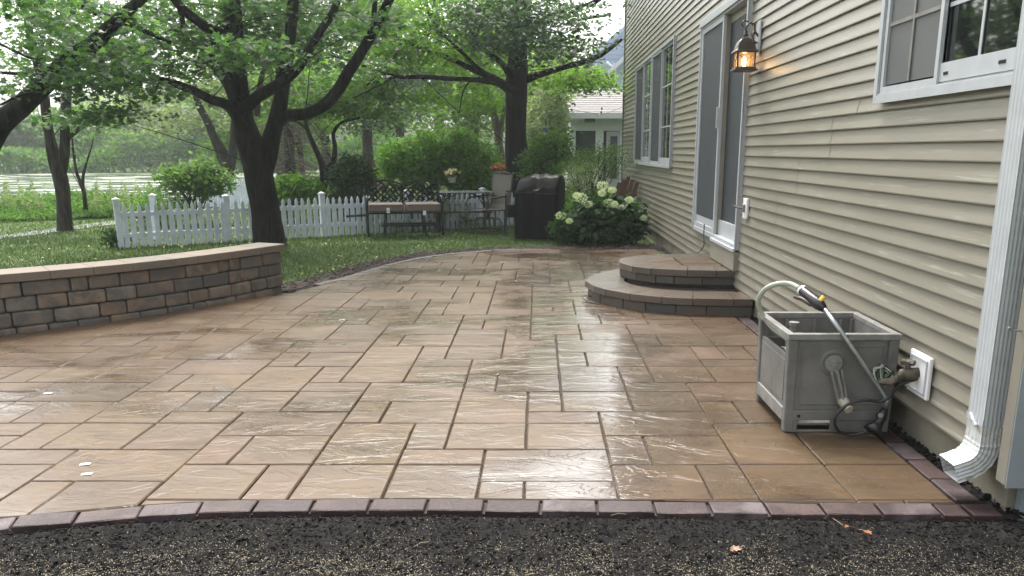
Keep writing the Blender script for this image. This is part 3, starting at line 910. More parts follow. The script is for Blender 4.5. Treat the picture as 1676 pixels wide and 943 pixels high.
for p in ([(1.02, 7.6), (1.38, 7.6), (1.38, 7.98), (1.02, 7.98)], [(1.39, 7.6), (1.79, 7.6), (1.79, 7.84), (1.39, 7.84)], [(1.39, 7.85), (1.79, 7.85), (1.79, 8.2), (1.39, 8.2)],
          [(1.02, 7.99), (1.38, 7.99), (1.38, 8.36), (1.06, 8.28)], [(1.39, 8.21), (1.79, 8.21), (1.79, 8.46), (1.39, 8.4)]):
    q = [(x + sinv.x, y + sinv.y) for x, y in p]
    mb = slab(q, .288, low=.2); mb.build('tread_paver', M['paver'], steps)

# ------------------------------------------------------------------ house
def bw(mb, name, m, root, parent=None, bevel=0.0, smooth=False, seg=1):
    "vertices given in world space; root is unrotated"
    L = root.location
    mb.v = [(x - L.x, y - L.y, z - L.z) for x, y, z in mb.v]
    return mb.build(name, m, parent or root, smooth, bevel, seg)
D = 1.79
HY0, HY1, HZ = 2.835, 17.8, 5.62
house = empty('house', (2.4, 10.0, 0), label='two storey house with beige lap siding and sliding patio door along the patio', cat='house')
OPEN = [(3.12, 4.45, 1.60, 2.78), (7.28, 9.34, .484, 2.655), (11.2, 15.45, 1.13, 2.80), (7.28, 8.24, .30, .5)]
mb = MB(); mb.box(D + .075, D + 6.5, HY0 + .06, HY1 - .02, .10, HZ); bw(mb, 'wall', M['darkinside'], house)
# sheathing behind the boards, cut round the openings
mb = MB()
for y0, y1 in ((HY0 + .01, 3.12), (4.45, 7.28), (9.34, 11.2), (15.45, HY1)):
    mb.box(D + .016, D + .0745, y0, y1, .13, HZ)
for y0, y1, z0, z1 in OPEN[:3]:
    mb.box(D + .016, D + .0745, y0, y1, .13, z0); mb.box(D + .016, D + .0745, y0, y1, z1, HZ)
bw(mb, 'sheathing', M['beigetrim'], house)
mb = MB(); mb.box(D + .028, D + 6.4, HY0 + .09, HY1 - .1, -.3, .128); bw(mb, 'foundation', M['foundation'], house)
mb = MB(); mb.box(D + .06, D + 6.4, HY0 + .055, HY0 + .088, -.3, .097); bw(mb, 'foundation', M['bluefound'], house)
mb = MB(); mb.box(D - .35, D + 7, HY0 - .35, HY1 + .3, HZ, HZ + .12)
mb.add([(D - .35, HY0 - .35, HZ + .121), (D + 7, HY0 - .35, HZ + .121), (D + 7, HY1 + .3, HZ + .121), (D - .35, HY1 + .3, HZ + .121), (D + 3.3, HY0 - .35, HZ + 2.0), (D + 3.3, HY1 + .3, HZ + 2.0)],
       [(0, 4, 5, 3), (1, 2, 5, 4), (0, 1, 4), (2, 3, 5)]); bw(mb, 'roof', M['roofgrey'], house)
PITCHZ = .0827
seams = {0: [6.1], 1: [6.75], 2: [6.7], 3: [6.2], 4: [5.75], 5: [5.15], 6: [4.75], 7: [8.9, 5.9], 8: [5.2]}
hr = random.Random(3)
nb = 0
for k in range(66):
    z0 = .148 + PITCHZ * k; z1 = z0 + PITCHZ + .004
    iv = [(HY0 + .059, HY1 - .035)]
    for y0, y1, a, b in OPEN:
        if z0 + PITCHZ * .5 > a and z0 + PITCHZ * .5 < b:
            nv = []
            for p, q in iv:
                if y0 < q and y1 > p:
                    if y0 > p: nv.append((p, y0))
                    if y1 < q: nv.append((y1, q))
                else: nv.append((p, q))
            iv = nv
    row = (k - 2) // 3 + 1
    sm = seams.get(row, [3.4 + (row * 2.37) % 4.3]) + [9.8 + (row * 1.9) % 1.2, 16.3]
    segs = []
    for p, q in iv:
        cuts = [p] + sorted(s + hr.uniform(-.004, .004) for s in sm if p + .3 < s < q - .3) + [q]
        segs += list(zip(cuts, cuts[1:]))
    for si, (p, q) in enumerate(segs):
        n = max(2, int((q - p) / .35))
        mbv = MB(); pr = .0015 * (si % 2)
        for i in range(n + 1):
            y = p + .0035 + (q - p - .0035) * i / n
            wv = .0017 * noise.noise(Vector((y * 1.3, k * 3.1, 0))) + .0012 * noise.noise(Vector((y * 4.1, k * 1.7, 5)))
            zs = .0012 * noise.noise(Vector((y * .9, k * .7, 9)))
            mbv.v += [(D + .0155, y, z0 + .0015 + zs), (D - pr + wv, y, z0 + zs), (D - pr + wv - .0008, y, z0 + .006 + zs), (D + .0065 - pr + wv * .5, y, z0 + PITCHZ * .5), (D + .0145 - pr, y, z1)]
        for i in range(n):
            a = i * 5
            for j in range(4): mbv.f.append((a + j, a + 5 + j, a + 6 + j, a + 1 + j))
        bw(mbv, 'siding_board', M['siding'], house); nb += 1
# corner posts and the return wall
mb = MB(); mb.box(D - .048, D + .014, HY0 - .005, HY0 + .06, .133, HZ - .002); bw(mb, 'corner_post', M['beigetrim'], house, bevel=.003)
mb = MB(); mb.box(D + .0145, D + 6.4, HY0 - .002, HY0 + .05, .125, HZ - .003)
mb.box(D - .0475, D + 6.4, HY0 - .013, HY0 - .0055, .128, HZ - .006)  # thin sheet over the post's near face, its grey painting the shade
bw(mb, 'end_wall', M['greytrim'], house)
mb = MB(); mb.box(D - .02, D + .05, HY1 - .034, HY1 + .04, .12, HZ - .002); bw(mb, 'corner_post', M['beigetrim'], house, bevel=.003)

def frame_rect(mb, x0, x1, ya, yb, za, zb, t):
    mb.box(x0, x1, ya, ya + t, za, zb); mb.box(x0, x1, yb - t, yb, za, zb)
    mb.box(x0, x1, ya + t, yb - t, za, za + t); mb.box(x0, x1, ya + t, yb - t, zb - t, zb)
def window(ya, yb, za, zb, halves, lab=None, big=False):
    f = MB()
    frame_rect(f, D - .028, D + .05, ya, yb, za, zb, .036)
    f.box(D - .034, D - .0285, ya - .012, ya + .03, za - .012, zb + .012); f.box(D - .034, D - .0285, yb - .03, yb + .012, za - .012, zb + .012)
    f.box(D - .034, D - .0285, ya + .0305, yb - .0305, za - .012, za + .028); f.box(D - .034, D - .0285, ya + .0305, yb - .0305, zb - .028, zb + .012)
    win = bw(f, 'window', M['trim'], house)
    for (p, q, kind) in halves:
        s = MB()
        x = D - .012 if kind == 'screen' else D + .006
        frame_rect(s, x - .012, x + .02, p, q, za + .037, zb - .037, .030)
        if kind != 'screen': s.box(x - .020, x - .0125, p + .002, q - .002, za + .046, za + .125)
        bw(s, 'sash', M['trim'], house, win)
        if kind == 'screen':
            s = MB(); s.box(x + .001, x + .004, p + .033, q - .033, za + .077, zb - .077)
            bw(s, 'screen', M['dark_screen'] if big else M['screen'], house, win)
        else:
            s = MB(); s.box(x + .002, x + .006, p + .033, q - .033, za + .077, zb - .077); bw(s, 'pane', M['glass'], house, win)
        s = MB(); ym = (p + q) / 2; xx = x - .004
        s.box(xx - .003, xx + .0008, ym - .009, ym + .009, za + .078, zb - .078)
        for t in ((.31, .62, .9) if not big else (.33, .66)):
            zz = za + (zb - za) * t
            s.box(xx - .0025, xx + .0006, p + .034, ym - .0095, zz - .009, zz + .009); s.box(xx - .0025, xx + .0006, ym + .0095, q - .034, zz - .009, zz + .009)
        if kind != 'screen' or not big: bw(s, 'muntin', M['trim'] if kind != 'screen' else M['greyp2'], house, win)
    return win
wn = window(3.12, 4.45, 1.60, 2.78, [(3.165, 3.82, 'glass'), (3.79, 4.405, 'screen')])
s = MB(); s.box(D - .0165, D - .0145, 3.26, 3.31, 1.675, 1.688); s.box(D - .0165, D - .0145, 3.71, 3.75, 1.672, 1.685); bw(s, 'weep_slot', M['blackp'], house, wn)
window(11.2, 13.32, 1.13, 2.80, [(11.245, 12.32, 'glass'), (12.28, 13.275, 'screen')], big=True)
window(13.33, 15.45, 1.13, 2.80, [(13.375, 14.42, 'glass'), (14.38, 15.405, 'screen')], big=True)
# patio door
f = MB(); frame_rect(f, D - .03, D + .06, 7.28, 9.34, .484, 2.655, .05)
f.box(D - .05, D - .0305, 7.25, 9.37, 2.625, 2.69); f.box(D - .055, D - .0305, 7.27, 8.27, .47, .50)
f.box(D - .04, D - .0305, 7.27, 7.305, .505, 2.62); f.box(D - .04, D - .0305, 9.31, 9.35, .505, 2.62)
door = bw(f, 'patio_door', M['trim'], house, bevel=.003)
s = MB(); frame_rect(s, D - .026, D + .002, 8.245, 9.285, .536, 2.603, .048); bw(s, 'sliding_frame', M['trim'], house, door)
s = MB(); s.box(D - .012, D - .008, 8.294, 9.236, .66, 2.554); bw(s, 'screen', M['dark_screen'], house, door)
s = MB(); s.box(D - .014, D - .004, 8.294, 9.236, .585, .659); bw(s, 'kick_rail', M['trim'], house, door)
s = MB(); frame_rect(s, D + .045, D + .072, 7.331, 8.33, .536, 2.603, .075); bw(s, 'inner_jamb', M['beigetrim'], house, door)
s = MB(); s.box(D + .02, D + .044, 7.332, 8.31, .536, .68); bw(s, 'kick_rail', M['trim'], house, door)
s = MB(); s.box(D + .050, D + .054, 7.407, 8.254, .682, 2.527); bw(s, 'pane', M['dark_screen'], house, door)
s = MB(); s.box(D + .003, D + .0445, 8.246, 8.29, .537, 2.602); bw(s, 'meeting_stile', M['beigetrim'], house, door)
hp = atx(1179, 192, D - .03)
s = MB(); s.box(D - .05, D - .0265, 8.262, 8.284, hp.z - .1, hp.z + .1); bw(s, 'handle', M['trim'], house, door, bevel=.004)
s = MB(); s.box(D - .042, D + .012, 7.27, 8.27, .296, .468); bw(s, 'threshold_panel', M['beigetrim'], house, bevel=.004)

# wall plate beside the door with a plug
t = empty('outlet_box', (D - .01, 7.06, .87), label='small white outlet plate with a grey plug, just right of the patio door', cat='outlet')
s = MB(); s.box(-.012, .01, -.06, .06, -.085, .085); s.build('plate', M['whitetag'], t, bevel=.003)
s = MB(); s.box(-.03, -.012, -.025, .03, -.03, .035); s.build('socket', M['greyp2'], t, bevel=.004)
s = MB(); s.tube([(-.03, 0, .0), (-.06, .02, .005), (-.10, .05, .02)], .009, 8); s.build('plug', M['greyp'], t)
t = empty('door_cable', (D - .02, 8.5, .3), label='thin black cable hanging from the bottom of the patio door', cat='cable')
s = MB(); s.tube([(-.012, .18, .30), (-.016, .17, .2), (-.014, .13, .08), (-.03, .19, .02), (-.045, .3, -.03)], .005, 6); s.build('cord', M['rubber'], t)

# lantern
mp_ = atx(1242, 57, D - .01)
LY = mp_.y
lb = at(1217, 117, LY); lt = at(1217, 58, LY)
lamp = empty('wall_lantern', (lb.x, LY, lb.z), label='lit bronze wall lantern with glass panes hanging beside the patio door', cat='lantern')
H_ = lt.z - lb.z; sx = D - .012 - lb.x
mm, tt, bb = newmat('lamp_glass')
tr = tt.nodes.new('ShaderNodeBsdfTransparent'); tl = tt.nodes.new('ShaderNodeBsdfTranslucent'); tl.inputs[0].default_value = (.9, .72, .45, 1)
mx = tt.nodes.new('ShaderNodeMixShader'); mx.inputs[0].default_value = .12
tt.links.new(tr.outputs[0], mx.inputs[1]); tt.links.new(tl.outputs[0], mx.inputs[2]); tt.links.new(mx.outputs[0], tt.nodes['Material Output'].inputs[0])
M['lampglass'] = mm
mm, tt, bb = newmat('lit_bulb'); bb.inputs['Emission Color'].default_value = (1, .55, .2, 1); bb.inputs['Emission Strength'].default_value = 11.0
M['bulb'] = mm
r1 = .082
s = MB(); s.box(-r1 - .012, r1 + .012, -r1 - .012, r1 + .012, 0, .014); s.box(-r1, r1, -r1, r1, .0145, .03); s.build('base_tray', M['bronze'], lamp, bevel=.004)
zc = H_ * .50
for ax, ay in ((-1, -1), (1, -1), (1, 1), (-1, 1)):
    s = MB(); s.bar((ax * .066, ay * .066, .03), (ax * .072, ay * .072, zc), .011); s.build('post', M['bronze'], lamp)
for a in range(4):
    s = MB(); Mr = Matrix.Rotation(a * math.pi / 2, 4, 'Z')
    s.box(-.059, .059, .066, .068, .031, zc - .002, Mr); p_ = s.build('pane', M['lampglass'], lamp)
    s = MB(); s.bar(Mr @ Vector((0, .071, .03)), Mr @ Vector((0, .071, zc * .6)), .005); s.bar(Mr @ Vector((0, .071, zc * .55)), Mr @ Vector((.05, .071, zc * .85)), .004); s.bar(Mr @ Vector((0, .071, zc * .55)), Mr @ Vector((-.05, .071, zc * .85)), .004)
    s.build('tracery', M['bronze'], p_)
s = MB(); prof = [(r1 * 1.56, zc), (r1 * 1.60, zc + .012), (r1 * 1.30, zc + .028), (r1 * 1.16, zc + .06), (r1 * 1.0, zc + .085), (r1 * .7, zc + .108), (r1 * .32, zc + .120), (.022, zc + .122)]
s.lathe((0, 0, 0), prof, 4, Matrix.Rotation(math.pi / 4, 4, 'Z')); s.build('lantern_roof', M['bronze'], lamp, bevel=.003)
s = MB(); s.lathe((0, 0, 0), [(.018, zc + .13), (.024, zc + .14), (.012, zc + .15), (.016, zc + .165), (.003, zc + .18)], 10); s.build('finial', M['bronze'], lamp, smooth=True)
s = MB(); s.lathe((0, 0, 0), [(.002, .035), (.016, .045), (.022, .07), (.016, .095), (.004, .115)], 10); s.build('bulb', M['bulb'], lamp, smooth=True)
s = MB()
s.tube([(0, 0, zc + .16), (.0, 0, zc + .2), (.03, 0, zc + .235), (.07, 0, zc + .22), (sx * .7, 0, zc + .17), (sx, 0, zc + .13)], .009, 8)
s.tube([(sx, 0, zc + .08), (sx * .7, 0, zc + .09), (sx * .55, 0, zc + .13), (sx * .62, 0, zc + .17), (sx * .75, 0, zc + .15)], .007, 8)
s.tube([(.02, 0, zc + .24), (-.02, 0, zc + .25), (-.04, 0, zc + .225), (-.02, 0, zc + .205)], .006, 8)
s.build('scroll_arm', M['bronze'], lamp, smooth=True)
s = MB(); s.box(sx - .004, sx + .01, -.05, .05, zc - .02, zc + .25); s.build('mounting_plate', M['trim'], lamp, bevel=.004)
pl = bpy.data.lights.new('lantern_light', 'POINT'); pl.energy = .06; pl.color = (1, .55, .24); pl.shadow_soft_size = .02
plo = bpy.data.objects.new('lantern_light', pl); link(plo, lamp); plo.location = (0, 0, .13)

# downspout
dsp = empty('downspout', (D - .04, 3.03, 0), label='white ribbed metal downspout with a dented elbow at the near house corner', cat='downspout')
def section(w2, d2, ribs=5):
    P = []
    for (ax, ay), (bx_, by_) in (((-1, -1), (1, -1)), ((1, -1), (1, 1)), ((1, 1), (-1, 1)), ((-1, 1), (-1, -1))):
        nn = ribs * 2
        for i in range(nn):
            t = (i + .0) / nn
            x = ax + (bx_ - ax) * t; y = ay + (by_ - ay) * t
            k = .955 if (i % 2 and 0 < i < nn) else 1.0
            if ay == by_: y *= k
            else: x *= k
            P.append((x * w2, y * d2))
    return P
def sweep(mb, path, w2, d2, pleat=None):
    "sweep in the x-z plane; the section's first axis lies in that plane"
    S = section(w2, d2); n = len(S); b = len(mb.v)
    for i, p in enumerate(path):
        p = Vector(p); d = (Vector(path[min(i + 1, len(path) - 1)]) - Vector(path[max(i - 1, 0)])).normalized()
        nrm = Vector((d.z, 0, -d.x)); k = 1.0 if pleat is None else pleat[i]
        for x, y in S: mb.v.append(tuple(p + nrm * x * k + Vector((0, 1, 0)) * y * k))
    for i in range(len(path) - 1):
        for j in range(n): mb.f.append((b + i * n + j, b + (i + 1) * n + j, b + (i + 1) * n + (j + 1) % n, b + i * n + (j + 1) % n))
    return mb
s = MB(); sweep(s, [(0, 0, .335), (0, 0, 1.2), (.001, 0, 2.4), (0, 0, 5.55)], .038, .058); s.build('pipe', M['trim'], dsp)
pa = [(0, 0, .34), (0, 0, .29), (0, 0, .245)]; pl_ = [.97, .96, .97]
for i in range(9):
    a = i / 8 * R(66); pa.append((-.10 * (1 - math.cos(a)), 0, .235 - .10 * math.sin(a))); pl_.append(.985 if i % 2 else 1.03)
e_ = pa[-1]; pa += [(e_[0] - .03, 0, e_[2] - .012), (e_[0] - .058, 0, e_[2] - .022)]; pl_ += [1.0, 1.02]
mm, tt, bb = newmat('stained_white_paint')
co = objco(tt, world=True); f_ = noise_(tt, co, 22, 6, .75, .6)
cc = ramp(tt, f_, [(.33, (.16, .14, .09)), (.42, (.42, .42, .38)), (.52, (.52, .54, .54))]); tt.links.new(cc, bb.inputs['Base Color']); bb.inputs['Roughness'].default_value = .45
M['stained'] = mm
s = MB(); sweep(s, pa, .039, .06, pl_); s.build('elbow', M['stained'], dsp)
s = MB(); sweep(s, [(0, 0, .315), (0, 0, .345)], .0415, .0615); s.build('coupling', M['trim'], dsp)
s = MB(); s.tube([(-.043, .03, .345), (-.046, .0, .325), (-.044, -.02, .31)], .008, 5); s.build('torn_flap', M['stained'], dsp)
t = empty('wall_hook', (D - .05, 2.865, .72), label='tiny metal screw hook in the beige corner board by the downspout', cat='hook')
s = MB(); s.tube([(0, 0, 0), (-.03, .0, .002), (-.045, 0, .012)], .004, 6); s.build('shank', M['steel'], t)

# faucet and its plate
fc = empty('wall_faucet', (D - .01, 3.65, .34), label='corroded hose faucet on a white square plate low on the siding', cat='faucet')
s = MB(); s.box(-.012, .006, -.1, .1, -.1, .1); s.build('plate', M['whitetag'], fc, bevel=.004)
s = MB(); frame_rect(s, -.018, -.0125, -.082, .082, -.082, .082, .008); s.build('plate_rim', M['trim'], fc)
s = MB(); s.tube([(-.01, .01, .0), (-.05, .01, .0), (-.075, .012, -.005), (-.09, .015, -.03)], [.03, .028, .03, .018], 10, wob=.3); s.build('valve_body', M['oldbrass'], fc, smooth=True)
s = MB(); s.tube([(-.055, .01, .02), (-.06, .012, .05)], .012, 8)
for a in range(6):
    c_, s_ = math.cos(a * 1.047), math.sin(a * 1.047); s.tube([(-.06 + .0 * c_, .012, .052), (-.06 + .034 * c_, .012 + .034 * s_, .055)], [.012, .011], 6)
s.build('handle', M['oldbrass'], fc)
s = MB(); s.tube([(-.09, .015, -.02), (-.12, .03, -.045), (-.16, .05, -.05)], [.017, .019, .014], 10, wob=.25); s.build('splitter', M['oldbrass'], fc)
cw = empty('wire_tangle', (D - .16, 3.74, .32), label='small tangle of green and white wires behind the faucet', cat='wires')
for k, m_ in enumerate(('hose', 'dark', 'hose', 'rubber')):
    s = MB(); pts = []
    for i in range(26):
        a = i * .55 + k * 2; pts.append((.03 * math.cos(a) * (1 + .3 * math.sin(a * .7)) + .01 * k, .02 * math.sin(a * 1.3 + k), .035 * math.sin(a) + .01 * math.cos(a * 2.1)))
    s.tube(pts, .0035, 5); s.build('wire', M[m_], cw)

# hose reel box
bx0, bx1, by0, by1, bh = 1.20, 1.735, 3.79, 4.35, .50
bc = Vector(((bx0 + bx1) / 2, (by0 + by1) / 2, 0))
box = empty('hose_reel_box', bc, label='open weathered grey plastic hose reel box with a crank on its front', cat='hose box')
hx, hy = (bx1 - bx0) / 2, (by1 - by0) / 2
def lb_(mb, name, m, parent=None, bevel=.004): return mb.build(name, m, parent or box, bevel=bevel, seg=2)
tp = lambda x, y, z: (x * (1 - .05 * (.5 - z) / .5) if True else x, y, z)
for ax, ay in ((-1, -1), (1, -1), (1, 1), (-1, 1)):
    s = MB(); w_ = .05
    x1, y1 = ax * hx, ay * hy; x2, y2 = ax * (hx - w_), ay * (hy - w_)
    k = .965
    V = [(x1 * k, y1 * k, 0), (x2 * k, y1 * k, 0), (x2 * k, y2 * k, 0), (x1 * k, y2 * k, 0), (x1, y1, bh - .03), (x2, y1, bh - .03), (x2, y2, bh - .03), (x1, y2, bh - .03)]
    fcs = [(0, 1, 2, 3), (4, 7, 6, 5), (0, 4, 5, 1), (1, 5, 6, 2), (2, 6, 7, 3), (3, 7, 4, 0)]
    if ax * ay < 0: fcs = [f[::-1] for f in fcs]
    s.add(V, fcs); lb_(s, 'corner_post', M['greyp'], bevel=.008)
s = MB(); s.box(-hx + .05, hx - .05, -hy + .012, -hy + .03, .115, bh - .03); fp = lb_(s, 'front_panel', M['greyp'])
s = MB(); frame_rect3 = lambda mb, xa, xb, za, zb, t, y0, y1: (mb.box(xa, xa + t, y0, y1, za, zb), mb.box(xb - t, xb, y0, y1, za, zb), mb.box(xa + t, xb - t, y0, y1, za, za + t), mb.box(xa + t, xb - t, y0, y1, zb - t, zb))
frame_rect3(s, -hx + .068, hx - .068, .145, bh - .06, .007, -hy + .007, -hy + .0125); lb_(s, 'panel_moulding', M['greyp'], fp, .002)
s = MB(); s.box(-hx + .05, hx - .05, -hy + .004, -hy + .03, .065, .115); s.box(-.03, hx - .05, -hy + .012, -hy + .03, 0.0, .0645); s.box(-hx + .05, -hx + .075, -hy + .012, -hy + .03, 0, .0645); s.box(-hx + .075, -.0305, -hy + .012, -hy + .03, 0, .012); lb_(s, 'bottom_rail', M['greyp'])
s = MB(); s.box(-hx + .05, hx - .05, hy - .03, hy - .012, .03, bh - .03); lb_(s, 'back_panel', M['greyp'])
s = MB(); s.box(hx - .03, hx - .012, -hy + .05, hy - .05, .03, bh - .03); lb_(s, 'side_panel', M['greyp'])
s = MB(); s.box(-hx + .014, -hx + .03, -hy + .05, hy - .05, .12, bh - .12); 
s.box(-hx + .0105, -hx + .0142, -hy + .075, hy - .075, .145, bh - .145)
lb_(s, 'side_panel', M['greyp'], bevel=.003)
s = MB(); s.box(-hx + .006, -hx + .03, -hy + .05, hy - .05, .05, .119); lb_(s, 'side_rail', M['greyp2'])
s = MB(); s.box(-hx + .05, hx - .05, -hy + .03, hy - .03, .03, .045); lb_(s, 'floor_pan', M['greyp'])
s = MB()
s.box(-hx - .004, hx + .004, -hy - .004, -hy + .032, bh - .03, bh); s.box(-hx - .004, hx + .004, hy - .032, hy + .004, bh - .03, bh)
s.box(-hx - .004, -hx + .032, -hy + .0325, hy - .0325, bh - .03, bh - .001); s.box(hx - .032, hx + .004, -hy + .0325, hy - .0325, bh - .03, bh - .001)
lb_(s, 'rim', M['greyp2'])
for x in (-.12, .03, .17):
    s = MB(); s.box(x - .006, x + .006, hy - .042, hy - .0305, .05, bh - .035); lb_(s, 'inner_rib', M['greyp2'], bevel=.002)
s = MB(); s.box(-hx + .05, hx - .05, hy - .040, hy - .031, bh - .14, bh - .128); lb_(s, 'inner_rib', M['greyp2'], bevel=.002)
s = MB(); s.lathe((-hx + .14, .1, bh - .16), [(.035, 0), (.035, .06), (.022, .065), (.022, .12), (.027, .122), (.027, .14)], 12); s.tube([(-hx + .14, .1, bh - .08), (-hx + .2, .05, bh - .09), (-hx + .2, .05, bh - .13)], .016, 8); s.build('reel_fitting', M['greyp2'], box, smooth=False)
s = MB(); Mx = Matrix.Rotation(math.pi / 2, 4, 'Y'); s.lathe((0, 0, .22), [(.05, -.2), (.05, .2)], 16, Mx); s.lathe((-.2, 0, .22), [(.15, -.006), (.15, .006)], 20, Mx); s.lathe((.19, 0, .22), [(.15, -.006), (.15, .006)], 20, Mx); s.build('reel_drum', M['greyp'], box)
for sx_ in (-1, 1):
    s = MB(); s.lathe((sx_ * (hx - .075), -hy + .002, .09), [(.008, -.002), (.008, .003), (.004, .005)], 10, Matrix.Rotation(math.pi / 2, 4, 'X')); s.build('screw', M['blackp'], box)
s = MB(); s.box(-.012, .012, -hy - .0085, -hy - .0045, bh - .022, bh - .006); s.build('latch', M['blackp'], box)
# crank
My = Matrix.Rotation(math.pi / 2, 4, 'X')
cr = (-.045, -hy + .010, .355)
s = MB(); s.lathe(cr, [(.064, -.004), (.064, .002), (.056, .008), (.05, .008), (.05, .004), (.01, .004)], 24, My); ck = s.build('crank_disc', M['greyp'], box)
s = MB(); s.lathe((cr[0], cr[1] - .01, cr[2]), [(.042, 0), (.042, .004), (.018, .006), (.014, .012)], 20, My)
for a in (0.4, 2.5, 4.6): s.bar((cr[0], cr[1] - .018, cr[2]), (cr[0] + .04 * math.cos(a), cr[1] - .017, cr[2] + .04 * math.sin(a)), .006)
s.build('hub', M['greyp2'], box)
s = MB(); a0 = Vector((cr[0] + .008, cr[1] - .03, cr[2] - .03)); a1 = Vector((cr[0] + .052, cr[1] - .035, cr[2] - .19))
d_ = (a1 - a0).normalized(); sd_ = Vector((d_.z, 0, -d_.x)) * .024
s.bar(a0, a1, .012, .050, up=(0, 1, 0)); s.bar(a0 + sd_ + Vector((0, -.008, 0)), a1 + sd_ * .8 + Vector((0, -.008, 0)), .006, .012); s.bar(a0 - sd_ + Vector((0, -.008, 0)), a1 - sd_ * .8 + Vector((0, -.008, 0)), .006, .012)
s.build('crank_arm', M['greyp2'], box, bevel=.004)
s = MB(); s.tube([a1 + Vector((0, .0, .01)), a1 + Vector((.006, -.03, -.005)), a1 + Vector((.012, -.06, -.018))], [.027, .024, .021], 12); s.build('crank_knob', M['creamp'], box, smooth=False, bevel=.002)

# hose and wand
hr_ = empty('garden_hose', (1.2, 4.1, .3), label='pale green hose looping up out of the left side of the reel box', cat='hose')
def wp(l, u, v, Y): return at(u, v, Y) - l
L_ = hr_.location.copy()
hp_ = [wp(L_, 1310, 585, 4.1), wp(L_, 1292, 558, 4.12), wp(L_, 1266, 538, 4.2), wp(L_, 1248, 515, 4.25), wp(L_, 1241, 493, 4.22), wp(L_, 1252, 474, 4.18), wp(L_, 1272, 465, 4.13), wp(L_, 1293, 465, 4.1), wp(L_, 1308, 472, 4.055)]
def smoothpts(P, n=6):
    Q = []
    for i in range(len(P) - 1):
        p0 = P[max(i - 1, 0)]; p1 = P[i]; p2 = P[i + 1]; p3 = P[min(i + 2, len(P) - 1)]
        for k in range(n):
            t = k / n; Q.append(0.5 * ((2 * p1) + (p2 - p0) * t + (2 * p0 - 5 * p1 + 4 * p2 - p3) * t * t + (3 * p1 - p0 - 3 * p2 + p3) * t ** 3))
    Q.append(P[-1]); return Q
s = MB(); s.tube(smoothpts(hp_), .0135, 10); s.build('hose', M['hose'], hr_, smooth=True)
wd_ = empty('watering_wand', at(1350, 500, 3.9), label='long metal watering wand with black grip lying across the reel box', cat='watering wand')
L_ = wd_.location.copy()
g0, g1 = wp(L_, 1310, 473, 4.05), wp(L_, 1343, 500, 3.90)
s = MB(); s.tube([g0, g0.lerp(g1, .15), g0.lerp(g1, .5), g0.lerp(g1, .85), g1, wp(L_, 1351, 508, 3.865)], [.019, .026, .027, .032, .027, .014], 12); s.build('grip', M['blackp'], wd_, smooth=True)
s = MB(); s.tube([g0.lerp(g1, .06), g0.lerp(g1, .13)], .0275, 12); s.build('collar', M['whitetag'], wd_)
s = MB(); s.tube([wp(L_, 1300, 486, 4.03), wp(L_, 1312, 489, 4.0), wp(L_, 1326, 497, 3.95), wp(L_, 1338, 500, 3.90)], [.008, .012, .014, .010], 8); s.build('trigger', M['bronze'], wd_, smooth=True)
s = MB(); s.tube([wp(L_, 1342, 493, 3.9), wp(L_, 1349, 486, 3.9)], [.012, .014], 10); s.build('brass_knob', M['brass'], wd_)
w0 = wp(L_, 1350, 506, 3.865); wm = wp(L_, 1376, 542, 3.772); w1 = wp(L_, 1446, 645, 3.735); w2 = wp(L_, 1452, 656, 3.725); w3 = wp(L_, 1449, 668, 3.72)
s = MB(); s.tube([w0, wm, wm.lerp(w1, .5), w1, w2, w3], .0105, 10); s.build('tube', M['steel'], wd_, smooth=True)
s = MB(); s.tube([w3, wp(L_, 1443, 682, 3.715), wp(L_, 1440, 690, 3.71), wp(L_, 1434, 697, 3.70), wp(L_, 1428, 706, 3.69)], [.014, .026, .020, .030, .046], 14); nz = s.build('spray_head', M['blackp'], wd_, smooth=True)
s = MB(); s.tube([wp(L_, 1441, 680, 3.70), wp(L_, 1441, 680, 3.685)], .012, 10); s.build('selector_dial', M['greyp'], nz)
lh = empty('leader_hose', (1.6, 3.72, .1), label='short black hose looping from the faucet across the front of the reel box', cat='hose')
L_ = lh.location.copy()
lp = [(1497, 622, 3.66), (1480, 627, 3.66), (1466, 636, 3.68), (1456, 650, 3.70), (1440, 657, 3.71), (1415, 655, 3.71), (1390, 661, 3.71), (1371, 676, 3.71), (1366, 692, 3.71), (1374, 706, 3.71), (1395, 712, 3.71), (1420, 706, 3.70)]
P_ = [wp(L_, *q) for q in lp]
P_ = [Vector((p.x, p.y, max(p.z, .012 - L_.z))) for p in P_]
s = MB(); s.tube(smoothpts(P_), .0075, 8); s.build('hose', M['rubber'], lh, smooth=True)
t = empty('black_cord', (.46, 7.35, 0), label='thin black cord curling out from under the lower step', cat='cord')
s = MB(); s.tube(smoothpts([Vector((.1, -.12, .006)), Vector((.0, -.03, .008)), Vector((-.05, .1, .03)), Vector((-.02, .17, .03)), Vector((.08, .2, .02))]), .005, 6); s.build('cord', M['rubber'], t)

